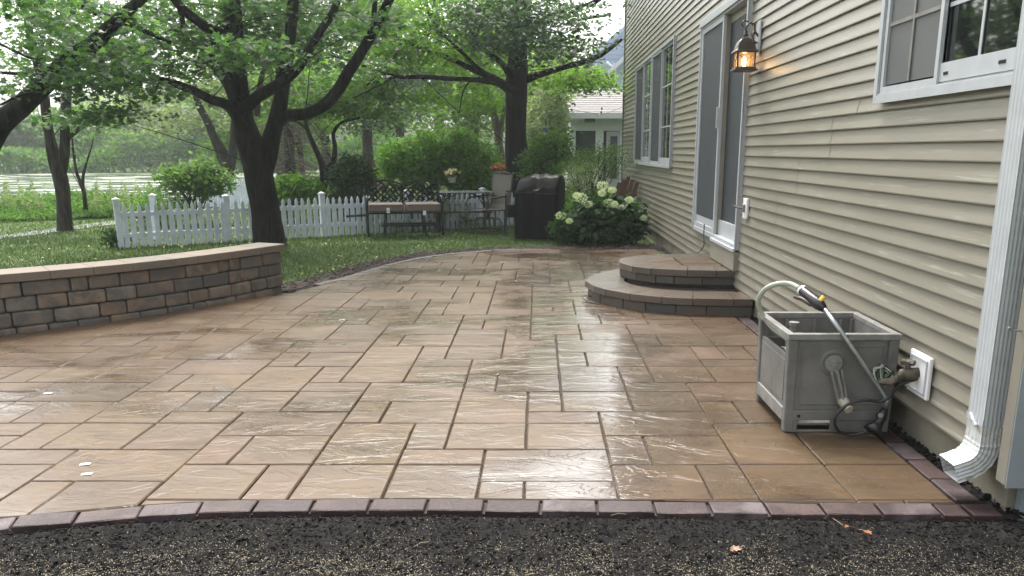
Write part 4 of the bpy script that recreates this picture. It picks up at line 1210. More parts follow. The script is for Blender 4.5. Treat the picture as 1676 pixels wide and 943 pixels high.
# ------------------------------------------------------------------ picket fence
FA = Vector((-6.09, 11.9, 0)); FD = Vector((3.15, 2.11, 0)).normalized()
fence = empty('picket_fence', FA, math.atan2(FD.y, FD.x), label='white picket fence with gothic pointed pickets running behind the loveseat', cat='picket fence')
def picket_mesh(h, w_=.070, t_=.02):
    hw = w_ / 2
    prof = [(-hw, 0), (hw, 0), (hw, h - .115), (hw * .55, h - .105), (hw * .72, h - .07), (hw * .62, h - .04), (0, h), (-hw * .62, h - .04), (-hw * .72, h - .07), (-hw * .55, h - .105), (-hw, h - .115)]
    n = len(prof)
    s = MB(); s.v = [(x, -t_, z) for x, z in prof] + [(x, 0, z) for x, z in prof]
    s.f = [tuple(range(n)), tuple(range(n, 2 * n))[::-1]] + [((i + 1) % n, i, n + i, n + (i + 1) % n) for i in range(n)]
    return s.mesh('picket', M['picket'])
def fence_run(root, length, h, post_s, sp=.105, skip=()):
    pm = picket_mesh(h)
    posts = [i * post_s for i in range(int(length / post_s) + 1)]
    x = sp * .8
    while x < length:
        if all(abs(x - p) > .055 for p in posts):
            o = bpy.data.objects.new('picket', pm); link(o, root); o.location = (x, -.02, -.03 + rnd.uniform(-.004, .004)); o.rotation_euler = (0, rnd.uniform(-.012, .012), 0)
        x += sp
    for p in posts:
        s = MB(); s.box(p - .04, p + .04, -.045, .035, -.05, h + .02); po = s.build('fence_post', M['picket'], root)
        s = MB(); s.box(p - .052, p + .052, -.057, .047, h + .02, h + .038); s.add([(p - .04, -.045, h + .038), (p + .04, -.045, h + .038), (p + .04, .035, h + .038), (p - .04, .035, h + .038), (p, -.005, h + .062)], [(0, 1, 4), (1, 2, 4), (2, 3, 4), (3, 0, 4), (3, 2, 1, 0)]); s.build('post_cap', M['picket'], po)
    for z in (.12, h - .22):
        for a, b in zip(posts, posts[1:] + [length]):
            if b - a > .15:
                s = MB(); s.box(a + .041, b - .041, -.019, .015, z, z + .06); s.build('rail', M['picket'], root)
fence_run(fence, 7.3, .64, 1.52)
FB = Vector((-6.15, 12.0, 0))
pq = gr(257, 392, -.03)
f2 = empty('fence_post', (pq.x, pq.y, 0), label='lone white capped post standing just behind the left part of the picket fence', cat='post')
s = MB(); s.box(-.04, .04, -.04, .04, -.05, .655); s.build('post', M['picket'], f2)
s = MB(); s.box(-.055, .055, -.055, .055, .655, .672); s.add([(-.045, -.045, .672), (.045, -.045, .672), (.045, .045, .672), (-.045, .045, .672), (0, 0, .70)], [(0, 1, 4), (1, 2, 4), (2, 3, 4), (3, 0, 4), (3, 2, 1, 0)]); s.build('post_cap', M['picket'], f2)
pass
fp0 = gr(372, 342); fp1 = gr(410, 352)
f3 = empty('picket_fence', (fp0.x - 1.2, fp0.y + 1.4, 0), -.5, label='white picket gate section in the garden behind the big maple trunk', cat='picket fence')
fence_run(f3, 2.6, .70, .85, sp=.09)

# ------------------------------------------------------------------ loveseat
ls = empty('garden_loveseat', (-2.22, 13.62, 0), R(13), label='dark cast metal loveseat with lattice back in front of the picket fence', cat='loveseat')
hw = .60
for i, sx_ in enumerate((-1, 1)):
    x0 = sx_ * hw; 
    s = MB(); s.tube([(x0, .26, 0), (x0, .27, .4), (x0, .31, .80)], .02, 8); s.build('back_post', M['iron'], ls)
    s = MB(); s.tube([(x0, -.28, 0), (x0 * 1.0, -.27, .2), (x0, -.24, .42), (x0, -.28, .55), (x0, -.22, .62), (x0, .0, .63), (x0, .29, .6)], .018, 8); s.build('arm', M['iron'], ls, smooth=True)
    for yy_ in (-.2, .2):
        s = MB(); s.tube([(x0 * .55, yy_, 0), (x0 * .5, yy_, .36)], .016, 6); s.build('leg', M['iron'], ls)
s = MB(); s.tube([(0, .29, .38), (0, .31, .80)], .018, 8); s.build('back_post', M['iron'], ls)
for c_ in (-.5, .5):
    cx_ = c_ * hw; ww = hw * .5
    s = MB(); pts = []
    for i in range(11):
        t_ = i / 10; pts.append((cx_ - ww + 2 * ww * t_, .31, .80 + .075 * math.sin(math.pi * t_)))
    s.tube(pts, .016, 6); s.bar((cx_ - ww, .285, .48), (cx_ + ww, .285, .48), .025)
    s.build('back_rail', M['iron'], ls)
    s = MB()
    for k in range(-5, 9):
        for sg in (-1, 1):
            P2 = []
            for i in range(9):
                x = cx_ - ww + 2 * ww * i / 8; z = .50 + (sg * (x - cx_) + k * .1) * 1.0 + .02 * math.sin(i * 1.5)
                lim = .80 + .07 * math.sin(math.pi * i / 8)
                if .49 < z < lim: P2.append((x, .295 + .02 * (z - .5), z))
            if len(P2) > 1: s.tube(P2, .012, 4)
    for k in range(3):
        for j in range(2):
            c0_ = (cx_ - .16 + k * .16, .295, .58 + j * .14); pp = [(c0_[0] + .04 * math.cos(a * math.pi / 4), c0_[1], c0_[2] + .04 * math.sin(a * math.pi / 4)) for a in range(9)]; s.tube(pp, .012, 4)
    s.build('lattice_panel', M['iron'], ls)
s = MB(); s.bar((-hw, -.26, .37), (hw, -.26, .37), .03, .03); s.bar((-hw, .26, .37), (hw, .26, .37), .03); s.bar((-hw, -.26, .37), (-hw, .26, .37), .03); s.bar((hw, -.26, .37), (hw, .26, .37), .03); s.box(-hw + .02, hw - .02, -.25, .25, .372, .383); s.build('seat_frame', M['iron'], ls)
s = MB(); s.bar((-hw * .6, -.2, .16), (hw * .9, -.2, .16), .03); s.bar((-hw * .6, .2, .16), (hw * .9, .2, .16), .03); s.bar((-hw * .6, -.2, .16), (-hw * .6, .2, .16), .03); s.bar((hw * .9, -.2, .16), (hw * .9, .2, .16), .03); s.build('glider_base', M['iron'], ls)
s = MB(); s.bar((-hw - .34, -.27, .33), (-hw + .02, -.27, .35), .025, .035); s.build('side_bar', M['iron'], ls)
for c_ in (-.5, .5):
    cu = empty('seat_cushion', Vector((-2.22, 13.62, 0)) + Matrix.Rotation(R(13), 3, 'Z') @ Vector((c_ * hw, -.03, .385)), R(13), label='boxy tan seat cushion on the %s of the metal loveseat, with a white tag' % ('left half' if c_ < 0 else 'right half'), cat='cushion', group='cushions on the garden loveseat')
    s = MB(); s.box(-.278, .278, -.30, .27, 0, .135); b_ = s.build('cushion_body', M['cushion'], cu, bevel=.03, seg=3)
    s = MB(); s.tube([(-.27, -.302, .112), (.27, -.302, .112)], .006, 6); s.tube([(-.27, -.302, .025), (.27, -.302, .025)], .006, 6); s.build('piping', M['taupe'], cu)
    s = MB(); s.box(.0 if c_ < 0 else -.02, .05 if c_ < 0 else .03, -.306, -.302, -.01 if c_ < 0 else -.05, .075 if c_ < 0 else .03); s.build('tag', M['whitetag'], cu)

# ------------------------------------------------------------------ bar table and swivel chair
tb = empty('patio_table', (-1.33, 14.5, 0), R(12), label='glass topped metal patio table between the loveseat and the swivel chair', cat='table')
s = MB(); s.box(-.50, .50, -.33, .33, .655, .665); s.build('glass_top', M['tableglass'], tb, bevel=.003)
s = MB(); frame_rect3(s, -.51, .51, 0, 0, 0, 0, 0) if False else None
for a, b in (((-.5, -.33), (.5, -.33)), ((.5, -.33), (.5, .33)), ((.5, .33), (-.5, .33)), ((-.5, .33), (-.5, -.33))):
    s.bar((a[0], a[1], .648), (b[0], b[1], .648), .022, .012)
s.build('table_rim', M['taupe'], tb)
for ax, ay in ((-1, -1), (1, -1), (1, 1), (-1, 1)):
    s = MB(); s.tube([(ax * .44, ay * .27, 0), (ax * .42, ay * .26, .35), (ax * .40, ay * .25, .64)], .019, 8); s.build('leg', M['taupe'], tb)
    s = MB(); s.tube([(ax * .40, ay * .25, .42), (ax * .3, ay * .25, .56), (ax * .12, ay * .25, .635)], .012, 6); s.build('brace', M['taupe'], tb)
s = MB(); s.bar((-.43, 0, .3), (.43, 0, .3), .03); s.bar((-.43, -.26, .3), (-.43, .26, .3), .03); s.bar((.43, -.26, .3), (.43, .26, .3), .03); s.build('stretcher', M['taupe'], tb)

sc = empty('swivel_chair', (-.86, 14.15, 0), R(42), label='taupe sling swivel chair facing left beside the glass table', cat='chair')
s = MB(); rr_ = .255; pts = [(rr_ * math.cos(a * math.pi / 8), rr_ * math.sin(a * math.pi / 8), .02) for a in range(17)]; s.tube(pts, .013, 6, caps=False); s.build('base_ring', M['taupe'], sc)
for a in range(4):
    c_, s_ = math.cos(a * math.pi / 2 + .5), math.sin(a * math.pi / 2 + .5)
    s = MB(); s.tube([(.25 * c_, .25 * s_, .02), (.245 * c_, .245 * s_, .15), (.2 * c_, .2 * s_, .215), (.04 * c_, .04 * s_, .23)], .013, 6); s.build('leg', M['taupe'], sc)
s = MB(); s.lathe((0, 0, 0), [(.035, .2), (.035, .30), (.07, .31), (.07, .335)], 12); s.build('swivel_column', M['taupe'], sc)
s = MB(); s.add([(-.30, -.24, .385), (-.30, .24, .385), (.0, .24, .37), (.0, -.24, .37), (.2, .24, .375), (.2, -.24, .375), (.26, .24, .45), (.26, -.24, .45), (.33, .24, .95), (.33, -.24, .95)], [(0, 3, 2, 1), (3, 5, 4, 2), (5, 7, 6, 4), (7, 9, 8, 6)])
o = s.build('sling', M['sling'], sc); sm_ = o.modifiers.new('t', 'SOLIDIFY'); sm_.thickness = .006
for sy in (-1, 1):
    s = MB(); s.tube([(-.32, sy * .25, .38), (0, sy * .25, .365), (.2, sy * .25, .37), (.265, sy * .25, .44), (.3, sy * .25, .7), (.335, sy * .25, .96)], .015, 8); s.build('side_rail', M['taupe'], sc, smooth=True)
    s = MB(); s.tube([(-.24, sy * .26, .38), (-.27, sy * .27, .5), (-.2, sy * .28, .57), (.0, sy * .28, .585), (.29, sy * .26, .6)], .014, 8); s.build('armrest', M['taupe'], sc, smooth=True)
s = MB(); s.tube([(.335, -.25, .96), (.345, -.12, .985), (.348, 0, .995), (.345, .12, .985), (.335, .25, .96)], .014, 8); s.build('top_rail', M['taupe'], sc, smooth=True)

# folded metal chair against the grill
fo = empty('folded_chair', (-.42, 13.35, 0), R(20), label='dark folded metal chair standing between the swivel chair and covered grill', cat='folded chair')
for sx_ in (-.09, .09):
    s = MB(); s.tube([(sx_ * 1.6, -.05, 0), (sx_, 0, .4), (sx_ * .6, .03, .72)], .012, 6); s.build('leg', M['iron'], fo)
    s = MB(); s.tube([(sx_ * 1.2, .12, 0), (sx_ * 1.1, .05, .4), (sx_ * 1.2, .0, .68)], .012, 6); s.build('leg', M['iron'], fo)
s = MB(); s.box(-.1, .1, .0, .03, .3, .5); s.bar((-.1, .03, .72), (.1, .03, .70), .02); s.build('seat', M['iron'], fo)

# covered grill
gl = empty('covered_grill', (.03, 13.15, 0), R(-16), label='barbecue grill wrapped in a black vinyl cover on the grass', cat='grill')
bm = bmesh.new()
prof = [(-.28, 0), (-.275, .40), (-.262, .70), (-.235, .77), (-.06, .95), (.06, .995), (.20, .975), (.27, .88), (.275, .40), (.28, 0)]
nx_ = 15; ny_ = len(prof)
def pint(t):
    t *= (ny_ - 1); i = min(int(t), ny_ - 2); f_ = t - i
    return prof[i][0] + (prof[i + 1][0] - prof[i][0]) * f_, prof[i][1] + (prof[i + 1][1] - prof[i][1]) * f_
NV = 40; grid = []
for i in range(nx_ + 1):
    x = -.345 + .69 * i / nx_; row = []
    edge = max(0, abs(x) - .30) / .045
    for j in range(NV + 1):
        y, z = pint(j / NV)
        y *= 1 - .05 * edge; z -= .03 * edge * (z > .6)
        if x < -.12: z -= .05 * (z > .7) * min(1, (-.12 - x) / .1)
        fold = .028 * noise.noise(Vector((x * 9, j * .1, 1.3))) + .020 * noise.noise(Vector((x * 22, z * 2.2, 7)))
        row.append(bm.verts.new((x + fold * .6, y + (fold if z < .75 else 0) * (1 if y < 0 else -1), max(0.0, z + (fold if z > .75 else 0)))))
    grid.append(row)
for i in range(nx_):
    for j in range(NV): bm.faces.new((grid[i][j], grid[i + 1][j], grid[i + 1][j + 1], grid[i][j + 1]))
for row in (grid[0], grid[-1]):
    try: bm.faces.new(row if row is grid[0] else row[::-1])
    except Exception: pass
me = bpy.data.meshes.new('cover'); bm.to_mesh(me); bm.free(); me.materials.append(M['cover'])
me.polygons.foreach_set('use_smooth', [True] * (len(me.polygons) - 2) + [False] * 2)
link(bpy.data.objects.new('cover', me), gl)
s = MB()
for y in (-.24, .22):
    for x in (-.3, .3): s.lathe((x, y, 0), [(.03, -.012), (.03, .02)], 8)
s.build('caster', M['blackp'], gl)
s = MB(); s.tube([(-.34, -.285, .705), (-.1, -.278, .715), (.15, -.276, .70), (.345, -.28, .71)], .007, 5); s.build('cover_seam', M['cover'], gl)

# folded wooden chairs leaning on the house
wc = empty('folded_wood_chairs', (1.52, 14.2, 0), R(0), label='red brown folded wooden slat chairs leaning on the siding behind the hydrangea', cat='folded chairs')
for k in range(2):
    for i in range(5):
        s = MB(); x = -.22 + i * .075; s.bar((x - .12 - .05 * k, -.05 + k * .09, 0), (x + .10, .02 + k * .09, .92 - .05 * abs(i - 2)), .055, .016, up=(0, 1, 0)); s.build('slat', M['redwood'], wc)
    s = MB(); s.bar((-.36, -.075 + k * .09, .3), (.12, -.055 + k * .09, .3), .02, .05); s.bar((-.28, -.07 + k * .09, .62), (.17, -.04 + k * .09, .62), .02, .05); s.build('crosspiece', M['redwood'], wc)
s = MB(); s.lathe((-.18, -.12, .33), [(.0, 0), (.035, .01), (.04, .04), (.01, .07)], 8); s.build('red_cap', simple('red_plastic', (.5, .02, .02), .4), wc)

# dead leaves on the soil, scraps on the paving
def curled_leaf(name, loc, size, rz, label, m):
    t_ = empty(name, loc, rz, label=label, cat='leaf')
    s = MB(); n_ = 8; s.v.append((0, 0, .004))
    for i in range(n_ * 2):
        a = i / (n_ * 2) * 2 * math.pi; r_ = size * (1 if i % 2 else .62) * (1 + .25 * math.cos(a)); s.v.append((r_ * math.cos(a), r_ * .7 * math.sin(a), .006 + size * .35 * abs(math.sin(a)) * rnd.uniform(.6, 1.3)))
    for i in range(n_ * 2): s.f.append((0, 1 + i, 1 + (i + 1) % (n_ * 2)))
    s.build('blade', m, t_)
    s = MB(); s.tube([(0, 0, .006), (size * 1.3, 0, .012), (size * 1.8, size * .2, .008)], .0012, 4); s.build('stem', m, t_)
tanl = simple('tan_dead_leaf', (.40, .27, .20), .7, var=.3, nscale=60); brl = simple('rusty_dead_leaf', (.30, .12, .045), .7, var=.4, nscale=60)
g0 = gr(1202, 912, -.03); curled_leaf('dead_leaf', (g0.x, g0.y, -.010), .028, .6, 'large tan dead leaf lying on the soil at the bottom edge', tanl)
g0 = gr(1420, 884, -.03); curled_leaf('dead_leaf', (g0.x, g0.y, -.010), .020, 2.2, 'rust coloured curled leaf on the soil below the plum border', brl)
g0 = gr(1385, 872, -.03); curled_leaf('dead_leaf', (g0.x, g0.y, -.010), .013, 4.0, 'smallest curled leaf on the soil, left of the rust coloured one', brl)
for (u, v), lab in (((139, 760), 'small white paper scrap on a large tan paver, farther of a pair'), ((142, 776), 'small white paper scrap on a large tan paver, nearer of a pair'), ((78, 644), 'white sliver of plastic lying in a paver joint near the left edge')):
    g0 = gr(u, v, .002); t_ = MB(); t_.add([(-.022, -.011, 0), (.02, -.013, .001), (.023, .011, .0015), (-.02, .012, 0), (0, 0, .006)], [(0, 1, 4), (1, 2, 4), (2, 3, 4), (3, 0, 4), (3, 2, 1, 0)])
    o = t_.build('paper_scrap', M['whitetag']); o.location = (g0.x, g0.y, .0025); o.rotation_euler = (0, 0, .2); tag(o, lab, 'scrap')
for k, (u, v, a) in enumerate(((690, 905, .7), (1370, 868, 1.9), (1012, 856, .2))):
    g0 = gr(u, v, -.03); s = MB(); s.tube([(-.03, 0, .01), (0, .004, .014), (.03, -.002, .01)], .0011, 4); o = s.build('twig', M['straw']); o.location = (g0.x, g0.y, -.006); o.rotation_euler = (0, 0, a)
    tag(o, ['dry twig on the seeded soil near the bottom centre', 'dry twig on the soil at the right below the border', 'short dry twig on the soil just below the border middle'][k], 'twig')

# ------------------------------------------------------------------ foliage
MAPLE = np.array([(0, -.5), (.14, -.28), (.5, -.30), (.36, -.05), (.5, .18), (.2, .14), (0, .55), (-.2, .14), (-.5, .18), (-.36, -.05), (-.5, -.30), (-.14, -.28)])
OAK = np.array([(0, -.5), (.22, -.2), (.25, .15), (0, .55), (-.25, .15), (-.22, -.2)])
LANCE = np.array([(0, -.5), (.16, 0), (0, .5), (-.16, 0)])
def leaves_obj(name, P, m, size, shape=LANCE, parent=None, up=.9, droop=.0, kind=None, fold=.25):
    n = len(P)
    if parent is not None:
        P = P - np.array(parent.location)
    s = size * rng.uniform(.65, 1.35, n)
    nr = rng.normal(0, 1, (n, 3)); nr[:, 2] = np.abs(nr[:, 2]) * .6 + up * 1.6; nr /= np.linalg.norm(nr, axis=1)[:, None]
    a = rng.normal(0, 1, (n, 3)); a -= (a * nr).sum(1)[:, None] * nr; a /= np.linalg.norm(a, axis=1)[:, None]
    b = np.cross(nr, a)
    k = len(shape)
    lx = shape[:, 0][None, :, None]; ly = shape[:, 1][None, :, None]
    lz = (np.abs(shape[:, 0]) * fold - np.abs(shape[:, 1]) * .12)[None, :, None]
    V = P[:, None, :] + s[:, None, None] * (a[:, None, :] * lx + b[:, None, :] * ly + nr[:, None, :] * lz)
    V[..., 2] -= droop * s[:, None] * np.abs(shape[:, 1])[None, :]
    o = bpy.data.objects.new(name, fast_mesh(name, V.reshape(-1, 3), np.full(n, k), m)); link(o, parent)
    if kind: o['kind'] = kind
    return o
def crown_pts(crowns, leaf_per=26, spread=(.2, .2, .07), shell=.5, thin=1.0):
    "crowns: (centre, (rx, ry, rz), twigs)"
    out = []
    for c, r, nt_ in crowns:
        nt_ = max(4, int(nt_ * thin))
        u = rng.normal(0, 1, (nt_, 3)); u /= np.linalg.norm(u, axis=1)[:, None]
        rad = rng.uniform(shell ** 3, 1, nt_) ** (1 / 3)
        # lumpy outline
        lum = 1 + .22 * np.sin(u[:, 0] * 5 + c[0]) * np.cos(u[:, 2] * 4 + c[1]) + .12 * np.sin(u[:, 1] * 9)
        t = np.array(c)[None] + u * (rad * lum)[:, None] * np.array(r)[None]
        q = rng.normal(0, 1, (nt_, leaf_per, 3)) * np.array(spread)
        out.append((t[:, None, :] + q).reshape(-1, 3))
    return np.concatenate(out)
def limbs_obj(root, limbs, m, name='trunk', n=9, fur=False):
    "limbs: list of [(point, radius), ...]"
    L = root.location
    objs = []
    for i, lb in enumerate(limbs):
        P = [Vector(p) - L for p, r in lb]; Rr = [r for p, r in lb]
        # finer path
        Q = smoothpts(P, 5); RR = []
        for j in range(len(Rr) - 1):
            for k in range(5): RR.append(Rr[j] + (Rr[j + 1] - Rr[j]) * k / 5)
        RR.append(Rr[-1])
        s = MB(); s.tube(Q, RR, n if not fur else 30, wob=.16)
        if fur:
            k_ = 30
            for a_ in range(len(Q)):
                for b_ in range(k_):
                    v_ = Vector(s.v[a_ * k_ + b_]); ang = 2 * math.pi * b_ / k_
                    f1 = noise.noise(Vector((math.cos(ang) * 4.5, math.sin(ang) * 4.5, v_.z * .9 + i * 7)))
                    s.v[a_ * k_ + b_] = tuple(v_ + (v_ - Q[a_]) * (.16 * f1 - .05 * abs(noise.noise(Vector((math.cos(ang) * 9, math.sin(ang) * 9, v_.z * 2))))))
        objs.append(s.build('trunk' if i == 0 else 'limb', m, root, smooth=True))
    return objs
def pxl(pts, Y):
    "limb from survey points: (u, v, r) or (u, v, r, Y)"
    return [(at(p[0], p[1], p[3] if len(p) > 3 else Y), p[2]) for p in pts]
def twiglets(root, limbs, crown_centres, m, count=40, r0=.012):
    s = MB(); L = root.location
    nodes = [Vector(p) for lb in limbs for p, r in lb[1:]]
    for i in range(count):
        a = rnd.choice(nodes); c, r, n_ = rnd.choice(crown_centres)
        t_ = Vector(c) + Vector((rnd.uniform(-1, 1) * r[0], rnd.uniform(-1, 1) * r[1], rnd.uniform(-.9, .5) * r[2])) * .85
        if (t_ - a).length > 2.2 or (t_ - a).length < .4: continue
        mid = a.lerp(t_, .5) + Vector((rnd.uniform(-.15, .15), rnd.uniform(-.15, .15), rnd.uniform(0, .25)))
        s.tube([p - L for p in smoothpts([a, mid, t_], 4)], [r0, r0 * .95, r0 * .9, r0 * .8, r0 * .7, r0 * .6, r0 * .5, r0 * .4, r0 * .3], 5)
    if s.v: s.build('twigs', m, root)

# big front maple -----------------------------------------------------
b0 = gr(441, 404, -.03)
T = empty('maple_tree', b0, label='large dark trunked maple forking low just behind the seat wall', cat='tree')
YM = b0.y
limbs = [
 pxl([(443, 412, .29), (441, 400, .225), (437, 360, .195), (430, 320, .185), (419, 270, .19), (405, 225, .18), (396, 180, .145), (388, 130, .14), (383, 80, .13), (380, 20, .125), (378, -60, .10), (372, -160, .07)], YM),
 pxl([(425, 300, .14), (436, 255, .13), (447, 215, .125), (456, 185, .11), (462, 150, .09), (468, 110, .085), (474, 60, .085), (480, 10, .08), (486, -60, .06)], YM),
 pxl([(447, 205, .10), (470, 190, .08), (500, 187, .075), (530, 172, .075), (553, 148, .075), (570, 118, .075), (590, 88, .07), (612, 50, .07), (640, -5, .06, YM - .5), (665, -60, .05, YM - 1)], YM),
 pxl([(612, 50, .045), (613, 20, .035), (616, -30, .03)], YM - .3),
 pxl([(402, 178, .09), (420, 160, .075), (445, 145, .07), (470, 128, .065), (490, 108, .06), (505, 82, .055), (525, 50, .05), (545, 20, .045), (560, -20, .04)], YM - .6),
 pxl([(400, 215, .09), (375, 175, .075), (345, 163, .065), (315, 148, .06), (285, 137, .055), (256, 128, .045), (225, 108, .03)], YM - .3),
 pxl([(385, 165, .075), (375, 140, .07), (358, 115, .065), (343, 100, .055), (318, 97, .04)], YM - .5),
 pxl([(345, 100, .035), (348, 85, .03), (352, 60, .025)], YM - .5),
 pxl([(378, 60, .07), (345, 48, .06, YM - .6), (318, 30, .055, YM - 1), (290, 5, .05, YM - 1.2), (270, -30, .04, YM - 1.3)], YM),
 pxl([(300, 48, .03), (298, 30, .03), (292, 10, .03)], YM - 1),
 pxl([(280, 70, .02, YM - 2), (240, 52, .03, YM - 2), (200, 35, .035, YM - 2), (160, 22, .035, YM - 2), (120, 2, .03, YM - 2), (90, -15, .025, YM - 2)], YM),
]
limbs_obj(T, limbs, M['bark'], n=12, fur=True)
def cr(u, v, Y, ru, rz, rd, n):
    c = at(u, v, Y); s_ = Y / 1331 * 1.02
    return (tuple(c), (ru * s_, rd, rz * s_), n)
cm = [cr(400, 20, YM + .5, 120, 42, 1.4, 76), cr(330, 25, YM + .3, 110, 50, 1.2, 72), (cr(240, 55, YM - .6, 90, 62, 1.2, 100)), cr(175, 105, YM - 1.0, 65, 40, 1.0, 54),
      cr(225, 145, YM - .6, 90, 24, .9, 44), cr(300, 90, YM + .6, 80, 50, .9, 60), cr(180, 190, YM - .8, 55, 14, .6, 26), cr(480, 40, YM + .9, 90, 55, 1.2, 74), cr(560, 60, YM + .9, 80, 55, 1.3, 44),
      cr(500, 20, YM + .5, 120, 45, 1.2, 60), cr(600, 20, YM - .5, 60, 40, 1.2, 30), cr(420, 95, YM - 1.2, 70, 22, .7, 42), cr(80, 30, YM - 1.2, 60, 30, 1.2, 26), cr(90, 195, YM - .8, 40, 12, .6, 8)]
up_c = [((b0.x + dx, YM + dy, 5.8 + dz), (1.6, 1.6, .9), 110) for dx, dy, dz in ((-2.5, 1, 0), (0, 1.4, .4), (1.5, 1.5, .8), (0, 0, 1.6))]
leaves_obj('crown', crown_pts(cm, 24, (.18, .18, .05), thin=.6), M['maple'], .088, MAPLE, T)
leaves_obj('upper_crown', crown_pts(up_c, 22, (.22, .22, .1), thin=.4), M['maple'], .12, OAK, T)
twiglets(T, limbs, cm, M['bark'], 20, .008)
# broken dead limb
s = MB(); P_ = [at(*q) - T.location for q in ((420, 190, YM + .4), (424, 150, YM + .4), (430, 118, YM + .4), (443, 92, YM + .4), (447, 84, YM + .4))]
s.tube(smoothpts(P_, 4), [.05 - .002 * i for i in range(17)], 8, wob=.25); s.build('dead_limb', M['bark3'], T, smooth=True)
s = MB(); s.tube([at(455, 130, YM - .1) - T.location, at(455, 84, YM - .1) - T.location], [.035, .035], 8, wob=.2); s.build('broken_stub', M['bark'], T)

# leaning limb tree at far left ---------------------------------------
T3 = empty('leaning_tree', (-6.6, 8.6, -.03), label='dark tree at the left edge leaning in with one thick diagonal limb', cat='tree')
limbs = [[((-6.6, 8.6, -.1), .2), ((-6.5, 8.7, .7), .17), (at(-40, 260, 9.0), .16)] + pxl([(0, 205, .118), (40, 170, .108), (80, 130, .103), (115, 98, .098), (150, 75, .088), (175, 50, .075), (205, 22, .06), (240, -10, .05), (280, -60, .04)], 9.2),
 pxl([(45, 160, .03), (90, 103, .022), (50, 95, .016), (0, 72, .012)], 9.2), pxl([(70, 125, .03), (48, 122, .018), (0, 119, .014)], 9.3), pxl([(60, 150, .02), (30, 158, .015), (0, 172, .01)], 9.0)]
limbs_obj(T3, limbs, M['bark'], n=10)
cm = [cr(70, 10, 9.0, 80, 28, 1.0, 34), cr(150, 40, 9.2, 80, 50, 1.0, 60), cr(130, 125, 9.0, 60, 30, .7, 34), cr(40, 105, 9.0, 50, 14, .5, 10), cr(20, 140, 9.0, 24, 8, .3, 5), cr(180, 100, 9.6, 60, 40, .8, 40)]
leaves_obj('crown', crown_pts(cm, 20, (.14, .14, .05), thin=.6), M['maple'], .075, MAPLE, T3)

# twin stem tree left ---------------------------------------------------
b1 = gr(108, 378, -.03)
T2 = empty('forked_tree', b1, label='fork trunked tree standing beside the path left of the picket fence', cat='tree')
YT = b1.y
limbs = [pxl([(109, 384, .17), (107, 370, .13), (104, 330, .115), (100, 295, .12), (90, 265, .11), (82, 230, .085), (76, 190, .08), (72, 150, .075), (60, 100, .07), (48, 50, .06), (40, 0, .05), (35, -60, .04)], YT),
 pxl([(98, 290, .09), (103, 262, .085), (106, 230, .085), (107, 190, .08), (110, 150, .075), (113, 100, .06), (118, 40, .05), (125, -40, .04)], YT),
 pxl([(108, 232, .05), (118, 220, .04), (140, 205, .03), (165, 196, .02)], YT), pxl([(70, 145, .04), (66, 90, .045), (72, 40, .04), (70, -20, .03)], YT + .4)]
limbs_obj(T2, limbs, M['bark2'], n=10)
cm = [cr(30, 30, YT, 60, 30, 1.2, 16), cr(90, 90, YT + .5, 70, 50, 1.2, 50), cr(150, 198, YT - .5, 38, 11, .5, 20), cr(100, 10, YT, 100, 40, 1.5, 50), cr(20, 130, YT, 30, 20, .6, 6)]
leaves_obj('crown', crown_pts(cm, 22, (.18, .18, .06), thin=.6), M['maple'], .085, MAPLE, T2)
twiglets(T2, limbs, cm, M['bark2'], 10, .008)

# big right tree ---------------------------------------------------------
T4 = empty('shade_tree', (-.5, 17.2, -.03), label='big straight trunked shade tree rising behind the swivel chair and grill', cat='tree')
YR = 17.2
limbs = [pxl([(846, 360, .30), (845, 340, .25), (845, 300, .225), (845, 250, .215), (845, 200, .21), (845, 150, .205), (846, 100, .20), (846, 50, .17), (850, 0, .15), (855, -60, .12), (850, -140, .08)], YR),
 pxl([(843, 155, .10), (825, 140, .085), (800, 125, .066), (770, 112, .056), (735, 95, .045), (700, 84, .036), (660, 66, .035), (620, 52, .02)], YR),
 pxl([(845, 150, .09), (815, 136, .06), (780, 131, .045), (740, 129, .042), (700, 126, .04), (655, 126, .035), (620, 118, .03), (585, 104, .02), (540, 90, .015)], YR - .8),
 pxl([(800, 125, .05), (780, 110, .04), (755, 85, .035), (735, 66, .03), (715, 45, .025), (700, 20, .02)], YR - .3),
 pxl([(838, 130, .07), (822, 105, .05), (805, 92, .045), (785, 75, .04), (775, 60, .035), (760, 30, .025)], YR - .3),
 pxl([(858, 130, .085), (885, 121, .068), (915, 112, .06), (950, 103, .054), (980, 92, .05), (998, 80, .042), (1018, 64, .028)], YR),
 pxl([(850, 60, .09), (890, 35, .08), (930, 18, .075), (965, 8, .06), (1000, -15, .04)], YR + .3),
 pxl([(660, 66, .025), (640, 100, .012), (600, 140, .01)], YR - .6), pxl([(644, 126, .02), (620, 140, .015), (580, 160, .01)], YR - .9),
 pxl([(930, 40, .035), (960, 30, .03), (1000, 25, .02)], YR + .3), pxl([(768, 134, .018), (758, 150, .012), (752, 185, .008)], YR - .8)]
limbs_obj(T4, limbs, M['bark'], n=11, fur=True)
cmd = [cr(860, 60, YR - 1.2, 90, 42, 1.1, 120), cr(900, 45, YR - 1, 55, 36, 1.0, 40), cr(840, 15, YR - .8, 140, 40, 1.4, 130), cr(780, 40, YR - .5, 80, 40, 1.2, 60), cr(955, 75, YR - .6, 35, 22, .7, 24)]
leaves_obj('crown', crown_pts(cmd, 26, (.2, .2, .07), thin=.6), M['maple_dark'], .10, OAK, T4)
